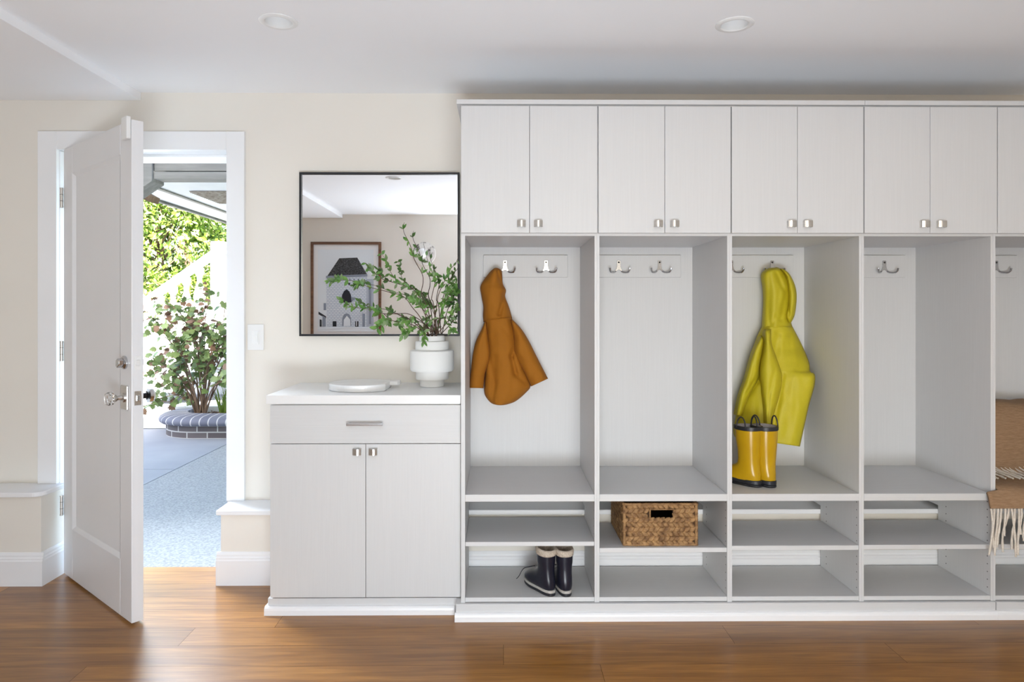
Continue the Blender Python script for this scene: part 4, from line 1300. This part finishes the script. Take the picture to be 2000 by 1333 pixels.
def staircase():
    Y = 8.7
    t = thing('outdoor_staircase', (-4, Y, 0), 'white outdoor stair railing climbing to the right behind the shrub', 'staircase')
    def rail(name, ax, az, bx_, bz, h, y0, y1):
        return MB().prism([(ax, az), (bx_, bz), (bx_, bz + h), (ax, az + h)], y0, y1, 'y').build(name, M['outwhite'], t, bevel=.008)
    xL, xR = -6.2, -3.0
    xa, za = X(312, Y), Z(579, Y, 312)
    xb, zb = X(410, Y), Z(510, Y, 410)
    s = (zb - za) / (xb - xa)
    f = lambda x: za + s * (x - xa)
    rail('handrail', xL, f(xL), -3.72, f(-3.72), .11, Y - .05, Y + .06)
    rail('handrail', -3.55, f(-3.72) + .06, xR, f(-3.72) + .06, .11, Y - .05, Y + .06)
    # square newel post at the landing
    bx('newel_post', M['outwhite'], t, -3.72, -3.55, Y - .08, Y + .09, f(-3.72) - 1.3, f(-3.72) + .22, bevel=.01)
    # flat-sawn balusters with a vase outline
    low = lambda x: f(x) - .80
    x = xL + .1
    prof = [(0, .055), (.10, .055), (.16, .030), (.26, .026), (.40, .055), (.55, .075), (.70, .060), (.80, .034), (.88, .030), (.92, .055), (1, .055)]
    while x < xR:
        if -3.78 < x < -3.49: x += .17; continue
        zt = (f(x) if x < -3.72 else f(-3.72) + .06)
        zb_ = (low(x) + .13 if x < -3.72 else f(-3.72) - .74)
        pts = [(x + w, zt - (zt - zb_) * v) for v, w in prof] + [(x - w, zt - (zt - zb_) * v) for v, w in prof[::-1]]
        MB().prism(pts, Y - .012, Y + .012, 'y').build('baluster', M['outwhite'], t)
        x += .17
    rail('bottom_rail', xL, low(xL), -3.72, low(-3.72), .13, Y - .03, Y + .03)
    rail('bottom_rail', -3.55, f(-3.72) - .87, xR, f(-3.72) - .87, .13, Y - .03, Y + .03)
    # closed stringer board and steps behind it
    x0, z0 = X(279, Y), Z(723, Y, 279)
    x1, z1 = X(308, Y), Z(704, Y, 308)
    rail('stringer', xL, low(xL) - .42, xR, low(xR) - .42, .42, Y + .02, Y + .07)
    st_ = MB()
    x = xL + .05
    while x < -3.6:
        z = low(x) - .10
        if z > .05: st_.box(x, x + .29, Y + .07, Y + 1.1, max(0, z - .22), z)
        x += .26
    st_.build('steps', M['outwhite'], t)
staircase()
# clapboard wall under the stairs
mb = MB()
z = 0
while z < 1.2:
    mb.add([(-9, 9.95, z), (1, 9.95, z), (1, 9.975, z + .17), (-9, 9.975, z + .17), (1, 9.975, z), (-9, 9.975, z)], [(0, 1, 2, 3), (0, 5, 4, 1)])
    z += .17
mb.box(-9, 1, 9.98, 10.1, 0, z)
struct(mb.build('wall_exterior', M['outwhite']), 'white clapboard wall behind the stair', 'wall')

# open tilt-up garage door and its header, seen from below
def canopy():
    Zc = 2.30
    t = thing('garage_door', (-1.2, 6.8, Zc), 'white overhead garage door standing open, seen from below', 'garage door')
    bx('door_leaf', M['outwhite'], t, -3.24, 1.6, 4.62, 10.0, Zc, Zc + .05, bevel=.004)
    bx('edge_rail', M['dkwood'], t, -3.285, -3.24, 4.9, 10.0, Zc - .022, Zc + .06)
    bx('batten', M['greywood'], t, -2.955, -2.915, 4.9, 10.0, Zc - .014, Zc)
    vent = MB()
    y = 5.92
    while y < 6.55:
        vent.add([(-2.74, y, Zc - .004), (-2.2, y, Zc - .004), (-2.2, y + .03, Zc - .016), (-2.74, y + .03, Zc - .016)], [(0, 1, 2, 3)])
        vent.add([(-2.74, y + .03, Zc - .016), (-2.2, y + .03, Zc - .016), (-2.2, y + .036, Zc - .002), (-2.74, y + .036, Zc - .002)], [(0, 1, 2, 3)])
        y += .04
    vent.build('vent_grille', M['ventm'], t)
    mb = MB()
    q = at(322, 357, 5.0)
    mb.box(q.x - .10, q.x + .02, 4.98, 5.02, Zc - .012, Zc)
    mb.box(q.x - .02, q.x, 4.98, 5.02, Zc - .05, Zc)
    mb.build('bracket', M['nickel'], t)
    Yb = 4.45
    zt, zm, zb = Z(300, Yb, 360), Z(335, Yb, 360), Z(350, Yb, 360)
    xl = X(301, Yb)
    t2 = thing('header_beam', (-1.5, Yb, zb), 'weathered grey painted beam across the top of the doorway view', 'beam')
    bx('board', M['greywood'], t2, xl, 1.6, Yb, Yb + .12, zm + .003, zt, bevel=.003)
    bx('board', M['greywood'], t2, xl, 1.6, Yb - .006, Yb + .12, zb, zm - .003, bevel=.003)
    e0, e1 = X(255, Yb), xl - .004
    MB().prism([(e0, Z(385, Yb, 280)), (X(280, Yb), Z(368, Yb, 280)), (e1, Z(355, Yb, 300)), (e1, zt), (e0, zt)], Yb - .02, Yb + .14, 'y').build('corner_board', M['greywood'], t2, bevel=.003)
    MB().prism([(X(278, 5.1), Z(372, 5.1, 278)), (X(300, 5.1), Z(384, 5.1, 300)), (X(296, 5.1), Z(396, 5.1, 300)), (X(262, 5.1), Z(381, 5.1, 278))], 5.05, 5.2, 'y').build('rafter_end', M['bark'], t2, bevel=.003)
canopy()

def tree(name, loc, R, H, n, label, seed, trunk=.14):
    rnd = random.Random(seed)
    t = thing(name, loc, label, 'tree', 'trees beyond the stair')
    L = Vector(loc)
    sm = MB()
    sm.tube(smooth_path([L, L + Vector((.1, 0, H * .35)), L + Vector((-.05, .1, H * .7)), L + Vector((.1, 0, H * .95))], 6), [trunk * (1 - .8 * q / 18) for q in range(19)], 8)
    lm = MB()
    clumps = []
    for k in range(46):
        a = rnd.uniform(0, 2 * PI); ph = rnd.uniform(.0, 1)
        z = H * (.22 + .80 * ph)
        r = R * math.sqrt(max(.05, 1 - ((ph - .45) / .62) ** 2)) * rnd.uniform(.45, 1.0)
        c = L + Vector((r * math.cos(a), r * math.sin(a), z))
        clumps.append((c, rnd.uniform(.32, .62)))
        st0 = L + Vector((0, 0, z * .75))
        sm.tube(smooth_path([st0, st0.lerp(c, .5) + Vector((0, 0, .12)), c], 4), [.016 * (1 - .7 * q / 8) for q in range(9)], 5)
    for i in range(n):
        c, r = rnd.choice(clumps)
        v = Vector((rnd.gauss(0, 1), rnd.gauss(0, 1), rnd.gauss(0, 1)))
        v.normalize()
        p = c + v * r * rnd.random() ** .4
        d = (v + Vector((rnd.uniform(-.8, .8), rnd.uniform(-.8, .8), rnd.uniform(-1.2, .2)))).normalized()
        nr = Vector((rnd.uniform(-.7, .7), rnd.uniform(-1, .2), rnd.uniform(.1, 1)))
        ln = rnd.uniform(.07, .14)
        s = d.cross(nr)
        if s.length < 1e-3: continue
        s.normalize()
        u = s.cross(d)
        w = ln * .26
        lm.add([p, p + d * ln * .5 - s * w + u * ln * .08, p + d * ln - u * ln * .1, p + d * ln * .5 + s * w + u * ln * .08], [(0, 1, 2, 3)], 0 if rnd.random() < .66 else 1)
    sm.build('trunk', M['bark'], t, smooth=True)
    lm.build('foliage', [M['tleaf'], M['tleaf2']], t)
tree('leafy_tree', (-6.2, 12.2, 0), 1.5, 3.5, 19000, 'sunlit green tree behind the stair railing, nearest the open door', 31)
tree('leafy_tree', (-4.0, 14.6, 0), 1.7, 3.9, 17000, 'sunlit green tree beyond the top of the stair railing', 32)
tree('leafy_tree', (-8.0, 17.2, 0), 2.0, 4.4, 11000, 'tall green tree further left beyond the stair, glimpsed past the door', 33, .18)
